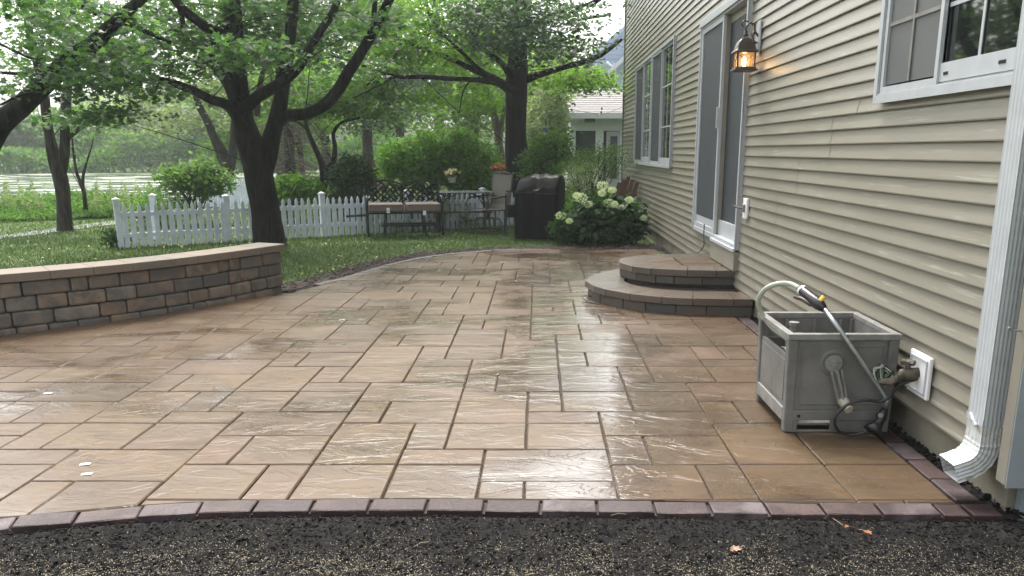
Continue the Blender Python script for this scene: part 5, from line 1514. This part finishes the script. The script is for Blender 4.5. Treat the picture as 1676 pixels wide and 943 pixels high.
cml = [cr(720, 40, YR + .5, 100, 55, 1.5, 70), cr(640, 50, YR, 70, 50, 1.4, 40), cr(700, 95, YR + .3, 90, 22, 1.0, 36), cr(740, 160, YR + .5, 70, 22, .8, 20), cr(790, 170, YR + 1, 40, 25, .8, 14), cr(920, 128, YR + 1, 64, 20, 1.0, 36), cr(965, 135, YR + .6, 42, 16, .7, 26), cr(610, 90, YR - .5, 60, 40, .9, 22)]
leaves_obj('lower_crown', crown_pts(cml, 30, (.22, .22, .06)), M['lime'], .10, OAK, T4)
upc = [((-.5 + dx, YR + dy, 7.2 + dz), (2.0, 2.0, 1.0), 110) for dx, dy, dz in ((-3, -.5, 0), (-1, -1.5, .3), (-1.2, 2, .8))]
leaves_obj('upper_crown', crown_pts(upc, 20, (.3, .3, .12), thin=.4), M['mid'], .15, OAK, T4)
twiglets(T4, limbs, cmd + cml, M['bark'], 22, .008)
T5 = empty('slender_tree', (-1.1, 19.6, -.03), label='pale slender trunk standing just left behind the big shade tree', cat='tree')
limbs = [pxl([(822, 350, .12), (820, 300, .105), (818, 250, .10), (812, 200, .09), (800, 160, .07), (790, 120, .06), (775, 60, .05), (765, 0, .04)], 19.6), pxl([(818, 240, .06), (822, 200, .05), (828, 160, .045), (832, 110, .04)], 19.6)]
limbs_obj(T5, limbs, M['bark3'])
cm = [cr(790, 80, 20, 60, 60, 1.2, 50), cr(760, 20, 20, 80, 40, 1.2, 50)]
leaves_obj('crown', crown_pts(cm, 26, (.25, .25, .08)), M['lime'], .12, OAK, T5)

# small trees behind the fence ------------------------------------------
def small_tree(name, label, limbs, crowns, bark, leaf, lsize=.12, per=26, spread=(.22, .22, .08), shape=OAK, tw=14):
    base = Vector(limbs[0][0][0]); base.z = -.03
    t_ = empty(name, base, label=label, cat='tree')
    limbs_obj(t_, limbs, bark)
    leaves_obj('crown', crown_pts(crowns, per, spread), leaf, lsize, shape, t_)
    if tw: twiglets(t_, limbs, crowns, bark, tw // 2, .008)
    return t_
small_tree('ornamental_tree', 'small forked ornamental tree inside the fence left of the round shrub',
 [pxl([(527, 345, .10), (528, 315, .085), (530, 285, .08), (524, 262, .06), (512, 235, .05), (503, 212, .045), (500, 190, .03)], 17),
  pxl([(531, 283, .06), (545, 265, .055), (548, 240, .05), (546, 218, .04), (560, 200, .03), (590, 193, .02)], 17), pxl([(505, 215, .03), (488, 200, .025), (470, 196, .02)], 17)],
 [cr(560, 150, 17.5, 75, 40, 1.2, 90), cr(620, 165, 17.5, 50, 35, 1.0, 50), cr(520, 170, 17.5, 60, 25, .9, 40), cr(480, 130, 18, 60, 30, 1, 36)], M['bark'], M['mid'], .10, 26, (.16, .16, .07))
small_tree('willow_like_tree', 'fork trunked tree behind the dark bush seen left of the big maple',
 [pxl([(374, 335, .20), (372, 305, .17), (371, 275, .17), (362, 250, .15), (350, 225, .12), (340, 200, .10), (325, 170, .08), (318, 140, .06)], 22),
  pxl([(375, 280, .13), (380, 250, .12), (383, 220, .10), (385, 170, .08)], 22)],
 [cr(300, 170, 23, 90, 40, 2, 60), cr(340, 110, 23, 90, 40, 2, 50), cr(240, 190, 24, 60, 25, 1.5, 26)], M['bark2'], M['pale'], .14, 26, (.3, .3, .12))
small_tree('sapling', 'thin twin stemmed sapling by the pond right of the forked tree',
 [pxl([(141, 345, .05), (138, 318, .04), (132, 300, .035), (125, 280, .03), (120, 250, .02), (118, 225, .015)], 17.5), pxl([(137, 315, .03), (136, 290, .03), (142, 265, .02), (150, 240, .015), (153, 225, .01)], 17.5)],
 [cr(140, 235, 17.8, 30, 26, .5, 14), cr(160, 215, 18, 30, 22, .5, 10)], M['bark2'], M['reed'], .07, 20, (.12, .12, .1), LANCE, 6)
# spruce with dead branches
sp0 = at(478, 330, 24); sp0.z = -.03
t_ = empty('dead_branched_spruce', sp0, label='spruce with bare grey lower branches behind the picket fence', cat='tree')
s = MB(); s.tube([Vector((0, 0, 0)), Vector((.05, 0, 2)), Vector((0, 0, 5.5))], [.17, .14, .05], 9, wob=.2); s.build('trunk', M['bark2'], t_)
s = MB()
for i in range(230):
    z = rnd.uniform(.35, 3.4); a = rnd.uniform(0, 6.28); L1 = rnd.uniform(.7, 1.9)
    p = Vector((0, 0, z)); q = p + Vector((math.cos(a), math.sin(a), rnd.uniform(-.35, -.05))) * L1
    s.tube([p, p.lerp(q, .5) + Vector((0, 0, .06)), q], [.016, .010, .004], 4)
    for k in range(3):
        w_ = p.lerp(q, rnd.uniform(.4, 1)); s.tube([w_, w_ + Vector((rnd.uniform(-.3, .3), rnd.uniform(-.3, .3), rnd.uniform(-.25, .05)))], [.007, .003], 3)
s.build('dead_branches', M['bark3'], t_)
leaves_obj('crown', crown_pts([(tuple(sp0 + Vector((0, 0, 4.2))), (1.6, 1.6, 1.3), 130)], 26, (.25, .25, .08)), M['dark'], .14, LANCE, t_)

# shrubs ------------------------------------------------------------------
def shrub(name, label, cat, crowns, leaf, lsize, per=30, spread=(.1, .1, .07), shape=OAK, stems=14, bark='bark2', up=.5, shell=.55, base=None, core=True):
    c0, r0, n0 = crowns[0]
    base = base or (c0[0], c0[1], -.03)
    t_ = empty(name, base, label=label, cat=cat)
    s = MB()
    for i in range(stems):
        c, r, n_ = rnd.choice(crowns); tgt = Vector(c) + Vector((rnd.uniform(-.7, .7) * r[0], rnd.uniform(-.7, .7) * r[1], rnd.uniform(-.3, .7) * r[2]))
        a = Vector((base[0] + rnd.uniform(-.2, .2) * r0[0] * 1.5, base[1] + rnd.uniform(-.2, .2) * r0[1], -.05))
        s.tube([p - Vector(base) for p in smoothpts([a, a.lerp(tgt, .5) + Vector((rnd.uniform(-.08, .08), 0, .05)), tgt], 3)], [.016, .014, .012, .01, .008, .006, .004], 5)
    s.build('stems', M[bark], t_)
    leaves_obj('foliage', crown_pts(crowns, per, spread, shell), leaf, lsize, shape, t_, up=up)
    return t_
shrub('dark_bush', 'dark leafy bush with bare stems behind the left half of the picket fence', 'bush', [cr(322, 292, 16, 42, 24, .5, 90), cr(345, 298, 16.2, 26, 22, .45, 44), cr(283, 295, 16, 20, 14, .4, 16)], M['mid'], .08, 26, (.09, .09, .07), stems=26, base=tuple(gr(318, 350, -.03)))
shrub('light_bush', 'light green bush poking over the pickets near the left end of the fence', 'bush', [cr(262, 335, 15.5, 42, 26, .5, 60), cr(232, 350, 15, 26, 18, .4, 30)], M['reed'], .07, 24, (.09, .09, .08), LANCE, up=.3)
shrub('low_green_bush', 'bright low shrub behind the pickets right of the big maple', 'bush', [cr(470, 312, 16.5, 28, 20, .5, 60), cr(500, 306, 16.5, 26, 18, .5, 50), cr(450, 325, 16.5, 18, 14, .4, 24)], M['hedge'], .09, 26, (.09, .09, .07))
shrub('round_shrub', 'rounded dark green shrub behind the fence left of the loveseat', 'bush', [cr(577, 290, 16.6, 34, 32, .6, 150), cr(578, 325, 16.6, 30, 26, .5, 50)], M['dark'], .07, 30, (.07, .07, .06))
shrub('tall_hedge', 'large sunlit rounded hedge behind the glass table', 'hedge', [cr(690, 262, 18.6, 62, 38, 1.0, 230), cr(755, 262, 18.6, 56, 38, 1.0, 210), cr(720, 300, 18.4, 90, 34, .7, 170), cr(655, 270, 18.8, 36, 32, .8, 70), cr(790, 290, 18.5, 28, 40, .7, 80)], M['hedge'], .085, 30, (.1, .1, .07), stems=30, shell=.7)
shrub('pale_shrub', 'greyish pale flowering shrub right of the big shade tree', 'bush', [cr(885, 200, 21, 38, 42, .9, 110), cr(905, 160, 21, 34, 30, .8, 50), cr(880, 240, 20.5, 30, 26, .7, 50)], M['pale'], .085, 28, (.12, .12, .09))
shrub('garden_shrub', 'leafy green shrub behind the grill and below the blue feeder', 'bush', [cr(900, 252, 16.5, 34, 28, .7, 90), cr(880, 275, 16.3, 26, 26, .6, 50), cr(915, 235, 17, 14, 18, .6, 16)], M['mid'], .08, 28, (.1, .1, .08))
shrub('evergreen_column', 'bushy dark conifer beside the white sunroom corner', 'bush', [cr(912, 205, 22, 11, 42, .5, 70), cr(911, 165, 22, 9, 26, .5, 26)], M['dark'], .08, 28, (.1, .1, .1))
shrub('airy_shrub', 'airy loose shrub in front of the white sunroom', 'bush', [cr(960, 268, 15.2, 42, 20, .6, 50), cr(985, 248, 15.5, 30, 12, .5, 16), cr(1003, 265, 14.8, 16, 26, .4, 30), cr(935, 290, 14.6, 30, 26, .5, 50)], M['mid'], .06, 22, (.12, .12, .06), LANCE, stems=30)
shrub('purple_grey_shrub', 'fine grey green stemmed plant behind the hydrangea blooms', 'bush', [cr(960, 300, 13.6, 36, 30, .4, 60)], M['pale'], .04, 26, (.1, .1, .08), LANCE, stems=30)
hb = gr(985, 399, -.02)
hyd = shrub('hydrangea', 'leafy hydrangea with round cream blooms against the house at the patio end', 'hydrangea', [cr(985, 368, 12.35, 56, 30, .42, 170), cr(990, 345, 12.5, 42, 22, .38, 70), cr(1028, 362, 12.3, 26, 24, .3, 50), cr(940, 375, 12.3, 26, 24, .3, 50)], M['dark'], .115, 18, (.08, .08, .05), OAK, stems=34, up=.4, base=tuple(hb))
for i, (u, v, r_) in enumerate([(951, 324, 11), (963, 335, 8), (986, 304, 10), (1002, 311, 7), (985, 316, 7), (997, 333, 10), (1030, 327, 7), (1017, 340, 6), (918, 353, 9), (932, 362, 6), (1053, 357, 6), (944, 320, 7), (1006, 334, 6)]):
    Yb = 11.95 + .12 * (i % 3); c = at(u, v, Yb); R_ = r_ * Yb / 1331
    u_ = rng.normal(0, 1, (230, 3)); u_ /= np.linalg.norm(u_, axis=1)[:, None]
    P = np.array(c)[None] + u_ * R_ * np.array([1, 1, .72]) * rng.uniform(.75, 1.05, (230, 1))
    leaves_obj('flower_head', P, M['bloom'], .026, LANCE, hyd, up=0.1)
shrub('phlox_clump', 'green leafy clump growing under the glass table', 'plant', [cr(735, 350, 15.2, 30, 18, .3, 36), cr(650, 372, 14.4, 40, 12, .2, 22), cr(770, 362, 15, 20, 12, .2, 14)], M['mid'], .06, 22, (.07, .07, .05), LANCE, up=.3)
shrub('hosta_clump', 'grassy dark plant at the foot of the left fence post', 'plant', [cr(186, 388, 12.0, 16, 12, .15, 20)], M['dark'], .09, 16, (.05, .05, .04), LANCE, up=.1, stems=4)
for u, v, nm_ in ((405, 365, 'limelight bloom'),): pass

lm = leafmat('lime_petal', [(0.35, 0.45, 0.14), (0.5, 0.58, 0.25), (0.62, 0.66, 0.38)], 0.3)
lh_ = shrub('lime_hydrangea', 'flowering shrub with lime green heads growing along the fence behind the loveseat', 'hydrangea', [cr(650, 345, 14.75, 45, 26, .22, 60), cr(700, 345, 14.9, 36, 24, .22, 46)], M['mid'], .08, 20, (.07, .07, .06), OAK, up=.3, base=tuple(gr(665, 378, -.03)))
for i, (u, v, r_) in enumerate([(650, 298, 5), (639, 309, 4), (650, 316, 5), (683, 317, 5), (626, 315, 5), (726, 310, 6), (727, 340, 5), (688, 361, 6), (699, 302, 4), (672, 308, 4), (662, 322, 4), (622, 328, 4), (745, 352, 4)]):
    c = at(u, v, 14.7 + .1 * (i % 3)); R_ = r_ * 14.7 / 1331
    u_ = rng.normal(0, 1, (90, 3)); u_ /= np.linalg.norm(u_, axis=1)[:, None]
    leaves_obj('flower_head', np.array(c)[None] + u_ * R_ * rng.uniform(.7, 1.05, (90, 1)), lm, .03, LANCE, lh_, up=.1)

# potted flowers ------------------------------------------------------------
def basket(u, v, Y, lab, flw, stand):
    c = at(u, v, Y)
    t_ = empty('flower_pot', (c.x, c.y, c.z - .1), label=lab, cat='flower pot')
    s = MB(); s.lathe((0, 0, 0), [(.055, 0), (.085, .11), (.092, .115), (.088, .12)], 16); s.build('pot', M['terracotta'], t_)
    P = crown_pts([((c.x, c.y, c.z + .04), (.13, .13, .06), 30)], 16, (.03, .03, .02)); leaves_obj('foliage', P, M['mid'], .05, OAK, t_)
    P = crown_pts([((c.x, c.y, c.z + .075), (.14, .14, .06), 34)], 9, (.016, .016, .012)); leaves_obj('blossoms', P, flw, .04, OAK, t_, up=.2)
    if stand:
        s = MB()
        for a in range(3):
            x, y = .12 * math.cos(a * 2.09), .12 * math.sin(a * 2.09); s.tube([(x, y, -(c.z - .1)), (x * .8, y * .8, 0), (x * .7, y * .7, .06)], .006, 5)
        s.build('wire_stand', M['iron'], t_)
basket(740, 290, 15.3, 'pale pot of cream and pink flowers on a wire stand behind the glass table', M['pinkfl'], True)
basket(815, 281, 15.2, 'pot of orange red flowers on a stand behind the swivel chair back', M['orange'], True)

# background fence boards ------------------------------------------------------
bf = empty('board_fence', at(600, 330, 21.5), label='brown weathered board fence in the shade below the tall hedge', cat='board fence')
a_ = at(598, 262, 21.5); b_ = at(850, 262, 21.5); k = int((b_.x - a_.x) / .15)
for i in range(k):
    s = MB(); x = a_.x + i * .15 - bf.location.x; h_ = a_.z + rnd.uniform(-.02, .02) - bf.location.z; s.box(x, x + .138, 0, .02, -bf.location.z - .03, h_); s.build('board', M['woodfence'], bf)
for z in (.35, a_.z - .25):
    s = MB(); s.box(a_.x - bf.location.x, b_.x - bf.location.x, .021, .06, z - bf.location.z, z + .08 - bf.location.z); s.build('rail', M['woodfence'], bf)

# feeder, post, string lights ---------------------------------------------------
c = at(893, 218, 17.5)
t_ = empty('bird_feeder', (c.x, c.y, -.03), label='blue and white bird feeder on a pole right of the shade tree', cat='bird feeder')
z0 = c.z + .03
s = MB(); s.lathe((0, 0, 0), [(.055, z0 + .02), (.06, z0 + .05), (.055, z0 + .1), (.02, z0 + .13)], 12); s.build('blue_roof', M['bluepl'], t_)
s = MB(); s.lathe((0, 0, 0), [(.03, z0 - .13), (.045, z0 - .12), (.04, z0 + .02)], 12); s.build('seed_tube', M['whitetag'], t_)
s = MB(); s.tube([(0, .06, 0), (0, .06, z0 + .25), (0, .03, z0 + .28), (0, 0, z0 + .25), (0, 0, z0 + .13)], .01, 6); s.build('pole', M['iron'], t_)
c = gr(867, 345, -.03); t_ = empty('garden_post', c, label='thin pale wooden post behind the covered grill', cat='post')
s = MB(); h_ = at(867, 257, c.y).z - c.z; s.box(-.03, .03, -.03, .03, 0, h_); s.build('post', M['creamp'], t_)
c = at(541, 292, 17.4)
t_ = empty('green_post_box', (c.x, c.y, -.03), label='small green box on a post beside the ornamental tree', cat='box')
s = MB(); s.box(-.04, .04, -.04, .04, 0, c.z - .05); s.build('post', M['mid'] if False else M['greyp2'], t_); s = MB(); s.box(-.07, .07, -.07, .07, c.z - .05, c.z + .08); s.build('box', simple('dull_green', (.08, .16, .10), .6), t_, bevel=.01)

# white sunroom and blue house -----------------------------------------------------
YS = 23.0
a_ = at(925, 186, YS); eav = a_.z; rdg = at(932, 145, YS + 2.2).z
sr = empty('sunroom', (a_.x + 3, YS + 2, 0), label='white screened sunroom with a pinkish shingle roof behind the house corner', cat='sunroom')
x0 = a_.x + .15; x1 = a_.x + 7
mb = MB(); z1 = eav - .45
mb.box(x0, x0 + .14, YS, YS + .14, 0, eav); p1 = at(975, 220, YS).x; p2 = at(988, 220, YS).x
mb.box(p1, p2, YS + .003, YS + .14, 0, z1 + .001); mb.box(x0 + .141, x1, YS + .002, YS + .14, z1, eav - .002); mb.box(x0 + .141, p1 - .001, YS + .003, YS + .14, 0, .7)
mb.box(p2 + .001, x1, YS + .004, YS + .14, 0, .35); mb.box(at(1014, 220, YS).x, x1, YS + .004, YS + .14, .351, z1 - .001)
mb.box(x0, x0 + .14, YS + .141, YS + 4.4, 0, .7); mb.box(x0, x0 + .14, YS + .141, YS + 4.4, z1, eav); mb.box(x0, x0 + .14, YS + 1.4, YS + 1.6, .701, z1 - .001); mb.box(x0, x0 + .14, YS + 4.401, YS + 4.6, 0, eav)
bw(mb, 'wall', M['whitehouse'], sr)
mb = MB(); mb.box(x0 + .03, x0 + .04, YS + .15, YS + 4.4, .7, z1); mb.box(x0 + .14, p1, YS + .06, YS + .065, .7, z1); bw(mb, 'screen', M['dark_screen'], sr)
mb = MB(); mb.box(x0 + .6, x1, YS + 4.2, YS + 4.3, 0, eav - .1); bw(mb, 'back_wall', M['darkinside'], sr)
mb = MB(); q0 = p2 + .08; q1 = at(1012, 220, YS).x; mb.box(q0, q0 + .1, YS - .02, YS + .03, .36, z1 - .02); mb.box(q1 - .02, q1 + .05, YS - .02, YS + .03, .36, z1 - .02); mb.box(q0 + .101, q1 - .021, YS - .018, YS + .03, z1 - .14, z1 - .02); mb.box(q0 + .101, q1 - .021, YS - .018, YS + .03, .36, .6); dr = bw(mb, 'door', M['trim'], sr)
mb = MB(); mb.box(q0 + .1, q1 - .02, YS, YS + .006, .6, z1 - .14); bw(mb, 'pane', M['glass'], sr, dr)
mb = MB(); mb.add([(x0 - .3, YS - .3, eav - .02), (x1, YS - .3, eav - .02), (x1, YS + 2.2, rdg), (x0 - .3, YS + 2.2, rdg), (x1, YS + 4.8, eav - .02), (x0 - .3, YS + 4.8, eav - .02)], [(0, 1, 2, 3), (3, 2, 4, 5)])
o = bw(mb, 'roof', M['shingle'], sr); sm_ = o.modifiers.new('t', 'SOLIDIFY'); sm_.thickness = .08; sm_.offset = -1
nr_ = 12
for i in range(nr_):
    f0 = i / nr_; f1 = (i + 1) / nr_; mb = MB(); ya, yb_ = YS - .3 + 2.5 * f0, YS - .3 + 2.5 * f1; za, zb = eav - .02 + (rdg - eav + .02) * f0, eav - .02 + (rdg - eav + .02) * f1
    mb.add([(x0 - .31, ya, za + .009), (x1, ya, za + .009), (x1, yb_ + .02, zb + .004), (x0 - .31, yb_ + .02, zb + .004), (x0 - .31, ya, za), (x1, ya, za)], [(0, 1, 2, 3), (4, 5, 1, 0)]); bw(mb, 'shingle_course', M['shingle'], sr)
mb = MB(); mb.box(x0 - .3, x1, YS - .34, YS - .301, eav - .14, eav + .01); bw(mb, 'fascia', M['whitehouse'], sr)
mb = MB(); cc_ = at(966, 196, YS - .2); mb.box(cc_.x - .14, cc_.x + .14, YS - .12, YS - .001, cc_.z - .06, cc_.z + .04); bw(mb, 'flood_lamp', M['greyp2'], sr)
t_ = empty('string_lights', at(960, 170, 21.5), label='string of small round bulbs hanging in front of the sunroom roof', cat='string lights')
L_ = t_.location.copy()
s = MB(); s.tube([at(900, 205, 21.5) - L_, at(938, 180, 21.5) - L_, at(985, 188, 21.5) - L_, at(1018, 176, 21.5) - L_], .006, 4); s.build('wire', M['rubber'], t_)
for (u, v) in ((936, 180), (941, 172), (937, 186), (985, 178), (984, 184), (981, 189)):
    s = MB(); p = at(u, v, 21.5) - L_; s.lathe(p, [(.004, .04), (.02, .02), (.022, -.01), (.006, -.035)], 8); s.build('bulb', M['blackp'] if v < 185 else M['whitetag'], t_)

YB = 40.0
p = at(1003, 130, YB); q = at(1024, 128, YB)
bh_ = empty('blue_house', (p.x + 6, YB + 4, 0), label='pale blue two storey gabled house far behind the sunroom', cat='house')
xl = p.x; top = at(1003, 103, YB).z
mb = MB(); mb.box(xl, xl + 12, YB, YB + 9, 0, top); xg = xl - 1.3; zg = at(985, 130, YB).z
gx = at(970, 90, YB + 1).x; gz_ = at(970, 90, YB + 1).z; px_ = at(1050, 20, YB + 1).x; pz_ = at(1050, 20, YB + 1).z
mb.add([(gx, YB + 1.0, 0), (2 * px_ - gx, YB + 1.0, 0), (2 * px_ - gx, YB + 1.0, gz_), (px_, YB + 1.0, pz_), (gx, YB + 1.0, gz_)], [(0, 1, 2, 3, 4)])
mb.add([(gx, YB + 1.01, 0), (gx, YB + 9, 0), (gx, YB + 9, gz_), (gx, YB + 1.01, gz_)], [(0, 1, 2, 3)])
bw(mb, 'wall', M['bluehouse'], bh_)
mb = MB(); r0 = at(982, 128, YB - .4); r1_ = at(1003, 104, YB - .4); r2 = at(1022, 85, YB - .4)
mb.add([(r0.x, YB - .5, r0.z), (r2.x + 3, YB - .5, r2.z + 2.6), (r2.x + 3, YB + .9, r2.z + 2.6), (r0.x, YB + .9, r0.z)], [(0, 1, 2, 3)]); o = bw(mb, 'roof', M['whitehouse'], bh_); sm_ = o.modifiers.new('t', 'SOLIDIFY'); sm_.thickness = .18
mb = MB(); e0_ = at(972, 82, YB + .8); e1_ = at(1022, 45, YB + .8)
mb.add([(gx - .3, YB + .8, gz_ - .22), (px_, YB + .8, pz_ + .05), (px_, YB + 9, pz_ + .05), (gx - .3, YB + 9, gz_ - .22)], [(0, 1, 2, 3)]); o = bw(mb, 'roof', M['bluehouse'], bh_); sm_ = o.modifiers.new('t', 'SOLIDIFY'); sm_.thickness = .15
for i in range(26):
    zz = 2.0 + i * .2
    mb = MB(); mb.box(max(gx, gx + (zz - gz_) * (px_ - gx) / (pz_ - gz_)) + .02, px_ + 1, YB + .975, YB + .995, zz, zz + .17); bw(mb, 'siding_board', M['bluehouse'], bh_)
mb = MB(); mb.tube([(xl + .1, YB - .06, 0), (xl + .1, YB - .06, top - .3), (xl - .3, YB - .3, top)], .06, 6); bw(mb, 'gutter_pipe', M['whitehouse'], bh_)
c = at(208, 246, 85)
t_ = empty('far_house', (c.x, 85, 0), label='small pale blue house across the pond seen between the trees', cat='house')
s = MB(); s.box(-4, 4, 0, 8, 0, 3.2); s.build('wall', M['bluehouse'], t_); s = MB(); s.add([(-4.4, -.4, 3.1), (4.4, -.4, 3.1), (4.4, 8.4, 3.1), (-4.4, 8.4, 3.1), (-4.4, 4, 5.4), (4.4, 4, 5.4)], [(0, 1, 5, 4), (2, 3, 4, 5), (0, 4, 3), (1, 2, 5)]); s.build('roof', M['roofgrey'], t_)
c = at(228, 254, 72)
t_ = empty('far_wall', (c.x, 72, 0), label='low grey wall on the far bank of the pond', cat='wall')
s = MB(); s.box(-4, 6, 0, .3, -.03, 1.25); s.build('wall', M['greyp2'], t_)

# path, pond, banks -----------------------------------------------------------
near = [(-40, 397), (0, 391.5), (60, 384), (120, 376), (187, 367.5), (240, 362)]; far_ = [(-40, 390), (0, 385.5), (60, 378), (120, 370), (187, 361.5), (240, 356)]
N_ = [gr(u, v, -.03) for u, v in near]; F_ = [gr(u, v, -.03) for u, v in far_]
mb = MB(); n = len(N_); mb.v = [(p.x, p.y, -.026) for p in N_ + F_]; mb.f = [(i, i + 1, n + i + 1, n + i) for i in range(n - 1)]
o = mb.build('path', M['asphalt']); tag(o, kind='structure')
mb = MB(); ring = []
for i in range(48):
    a = 2 * math.pi * i / 48; r_ = 1 + .1 * math.sin(3 * a) + .06 * math.sin(7 * a + 1)
    ring.append((-26 + 24 * math.cos(a) * r_, 36 + 16.5 * math.sin(a) * r_, -.022))
mb.v = ring; mb.f = [tuple(range(48))]
o = mb.build('pond', M['water']); tag(o, kind='structure')

def band(name, m, pts_fn, n, lsize, shape=LANCE, up=.1):
    o = leaves_obj(name, pts_fn(n), m, lsize, shape, None, up=up, kind='stuff'); return o
def near_bank(n):
    u = rng.uniform(-60, 275, n); d = rng.beta(1.2, 1.6, n)
    Y = 16.3 + 4.8 * d + u * .006
    x = (u - 881) / 1331 * Y * 1.0
    hgt = (.13 + .12 * np.abs(hnoise(u / 14, d * 6, 5, [(2.2, 1.2, 5), (.7, .6, 4)]))) * np.clip(d * 2.2 + .4, 0, 1.0)
    z = rng.uniform(0, 1, n) ** .8 * hgt
    return np.stack([x, Y, z], -1)
band('bank_undergrowth', M['reed'], near_bank, 42000, .10)
def bank_weeds(n):
    c = rng.choice(np.array([-20, 8, 30, 55, 75, 168, 200, 222, 245, 262]), n) + rng.normal(0, 6, n)
    Y = 17.2 + 1.6 * rng.random(n); z = rng.random(n) ** 1.2 * (.5 + .22 * np.sin(c * .3))
    return np.stack([(c - 881) / 1331 * Y, Y, z], -1)
band('bank_weeds', M['pale'], bank_weeds, 7000, .07)
def near_bank2(n):
    P = near_bank(n); P[:, 2] *= .75; P[:, 1] -= .25; return P
band('bank_ground_cover', M['mid'], near_bank2, 16000, .09, OAK)
def far_bank(n):
    X = rng.uniform(-62, 6, n); Y = 52.5 + 3.5 * rng.random(n) + 2 * np.sin(X * .2)
    z = rng.uniform(0, 1, n) ** .7 * (1.7 + .9 * np.sin(X * .45) + .5 * np.sin(X * 1.1))
    return np.stack([X, Y, z], -1)
band('far_bank_scrub', M['mid'], far_bank, 30000, .30, OAK)
def garden_cover(n):
    X = rng.uniform(-6, 4.2, n); Y = 16.6 + 5.5 * rng.random(n); ok = (X < 1.4) | (Y > 18.2); X, Y = X[ok], Y[ok]
    z = rng.uniform(0, 1, len(X)) * (.28 + .15 * np.sin(X * 2.1) + .1 * np.sin(Y * 3 + X)); return np.stack([X, Y, z], -1)
band('garden_ground_cover', M['mid'], garden_cover, 26000, .08, OAK)

# background trees ------------------------------------------------------------
BG = [ # x px, distance, height, crown radius, leaf, label
 (-60, 60, 4.6, 3.2, 'mid', 'tall hazy tree across the pond at the far left edge'), (20, 62, 4.2, 3.0, 'lime', 'rounded light green tree on the far bank behind the forked tree'),
 (95, 60, 5.0, 3.2, 'mid', 'leafy tree on the far bank left of the sapling'), (150, 64, 4.6, 3.0, 'lime', 'light green tree on the far bank beyond the sapling'),
 (262, 66, 5.6, 3.0, 'mid', 'hazy green tree on the far bank right of the small far house'), (310, 60, 6.3, 3.6, 'pale', 'blue green hazy tree on the far bank above the dark bush'),
 (365, 58, 7.0, 3.8, 'mid', 'far bank tree seen just left of the big maple trunk'), (180, 82, 5.6, 3.6, 'pale', 'pale distant tree left of the small far house'),
 (420, 46, 9, 4, 'pale', 'far tree hidden in part by the big maple trunk'), (470, 40, 10, 3.8, 'mid', 'tall green tree behind the spruce'),
 (545, 36, 10, 3.6, 'dark', 'shaded tall tree behind the ornamental tree'), (610, 38, 11, 4, 'mid', 'tall tree above the left end of the tall hedge'),
 (665, 34, 9, 3.2, 'maple_dark', 'blue green tree rising behind the middle of the tall hedge'), (725, 40, 12, 4.2, 'mid', 'tall tree filling the gap above the glass table'),
 (775, 33, 8.5, 3.0, 'lime', 'light green tree behind the right part of the tall hedge'), (868, 38, 8.5, 3.0, 'mid', 'tall green tree behind the pale shrub'),
 (912, 34, 6.6, 1.7, 'lime', 'sunlit yellow green tree above the sunroom roof'), (970, 60, 10, 4, 'pale', 'hazy tree between the sunroom and the blue house'),
 (505, 28, 5.2, 1.9, 'lime', 'small lime green tree right of the spruce'), (430, 30, 5.0, 2.2, 'mid', 'middle sized tree behind the big maple fork'),
 (835, 48, 13, 5, 'pale', 'tallest hazy tree behind the shade tree trunk'), (215, 110, 7, 5, 'pale', 'most distant pale tree behind the small far house')]
for i, (u, Y, h, r_, lf, lab) in enumerate(BG):
    x = (u - 881) / 1331 * Y * 1.0
    t_ = empty('background_tree', (x, Y, -.03), label=lab, cat='tree', group='background trees')
    s = MB(); lean = rnd.uniform(-.5, .5)
    s.tube([Vector((0, 0, 0)), Vector((lean * .3, 0, h * .35)), Vector((lean, 0, h * .8))], [.022 * h, .018 * h, .006 * h], 8, wob=.15)
    for k in range(6):
        a = rnd.uniform(0, 6.28); z = h * rnd.uniform(.25, .6); s.tube([Vector((lean * .4, 0, z)), Vector((lean * .4 + math.cos(a) * r_ * .35, math.sin(a) * r_ * .35, z + h * .12)), Vector((lean * .4 + math.cos(a) * r_ * .7, math.sin(a) * r_ * .7, z + h * .2))], [.010 * h, .007 * h, .003 * h], 5)
    s.build('trunk', M['bark2'], t_)
    cl = []
    for k in range(9):
        a = rnd.uniform(0, 6.28); rr2 = r_ * rnd.uniform(.1, .62); z = h * rnd.uniform(.28, .86)
        q = r_ * rnd.uniform(.32, .55) * (1.15 - .5 * z / h)
        cl.append(((x + rr2 * math.cos(a), Y + rr2 * math.sin(a), z), (q, q, q * .62), 26))
    cl.append(((x, Y, h * .55), (r_ * .7, r_ * .7, h * .3), 50))
    sp_ = .10 * r_
    leaves_obj('crown', crown_pts(cl, 20, (sp_, sp_, sp_ * .5), .6), M[lf], max(.12, .0052 * Y), OAK, t_, up=.5)
# wood line that closes the view far away
def woods(n):
    a = rng.uniform(-1.25, 1.25, n); Rr = rng.uniform(125, 150, n); X = Rr * np.sin(a); Y = Rr * np.cos(a)
    z = rng.uniform(0, 1, n) ** .8 * (6.0 + 1.4 * np.sin(a * 23) + 1.5 * np.sin(a * 61)); return np.stack([X, Y, z], -1)
band('distant_woods', M['pale'], woods, 70000, 1.1, OAK)

# ------------------------------------------------------------------ air
mb = MB(); mb.box(-175, 175, -12, 170, -1.3, 16.5)
hz, t, b = newmat('damp_air')
t.nodes.remove(b)
pv = t.nodes.new('ShaderNodeVolumePrincipled'); pv.inputs['Color'].default_value = (.86, .92, .95, 1); pv.inputs['Density'].default_value = .0012; pv.inputs['Anisotropy'].default_value = .2
t.links.new(pv.outputs[0], t.nodes['Material Output'].inputs['Volume'])
haze = mb.build('haze', hz); tag(haze, kind='stuff')
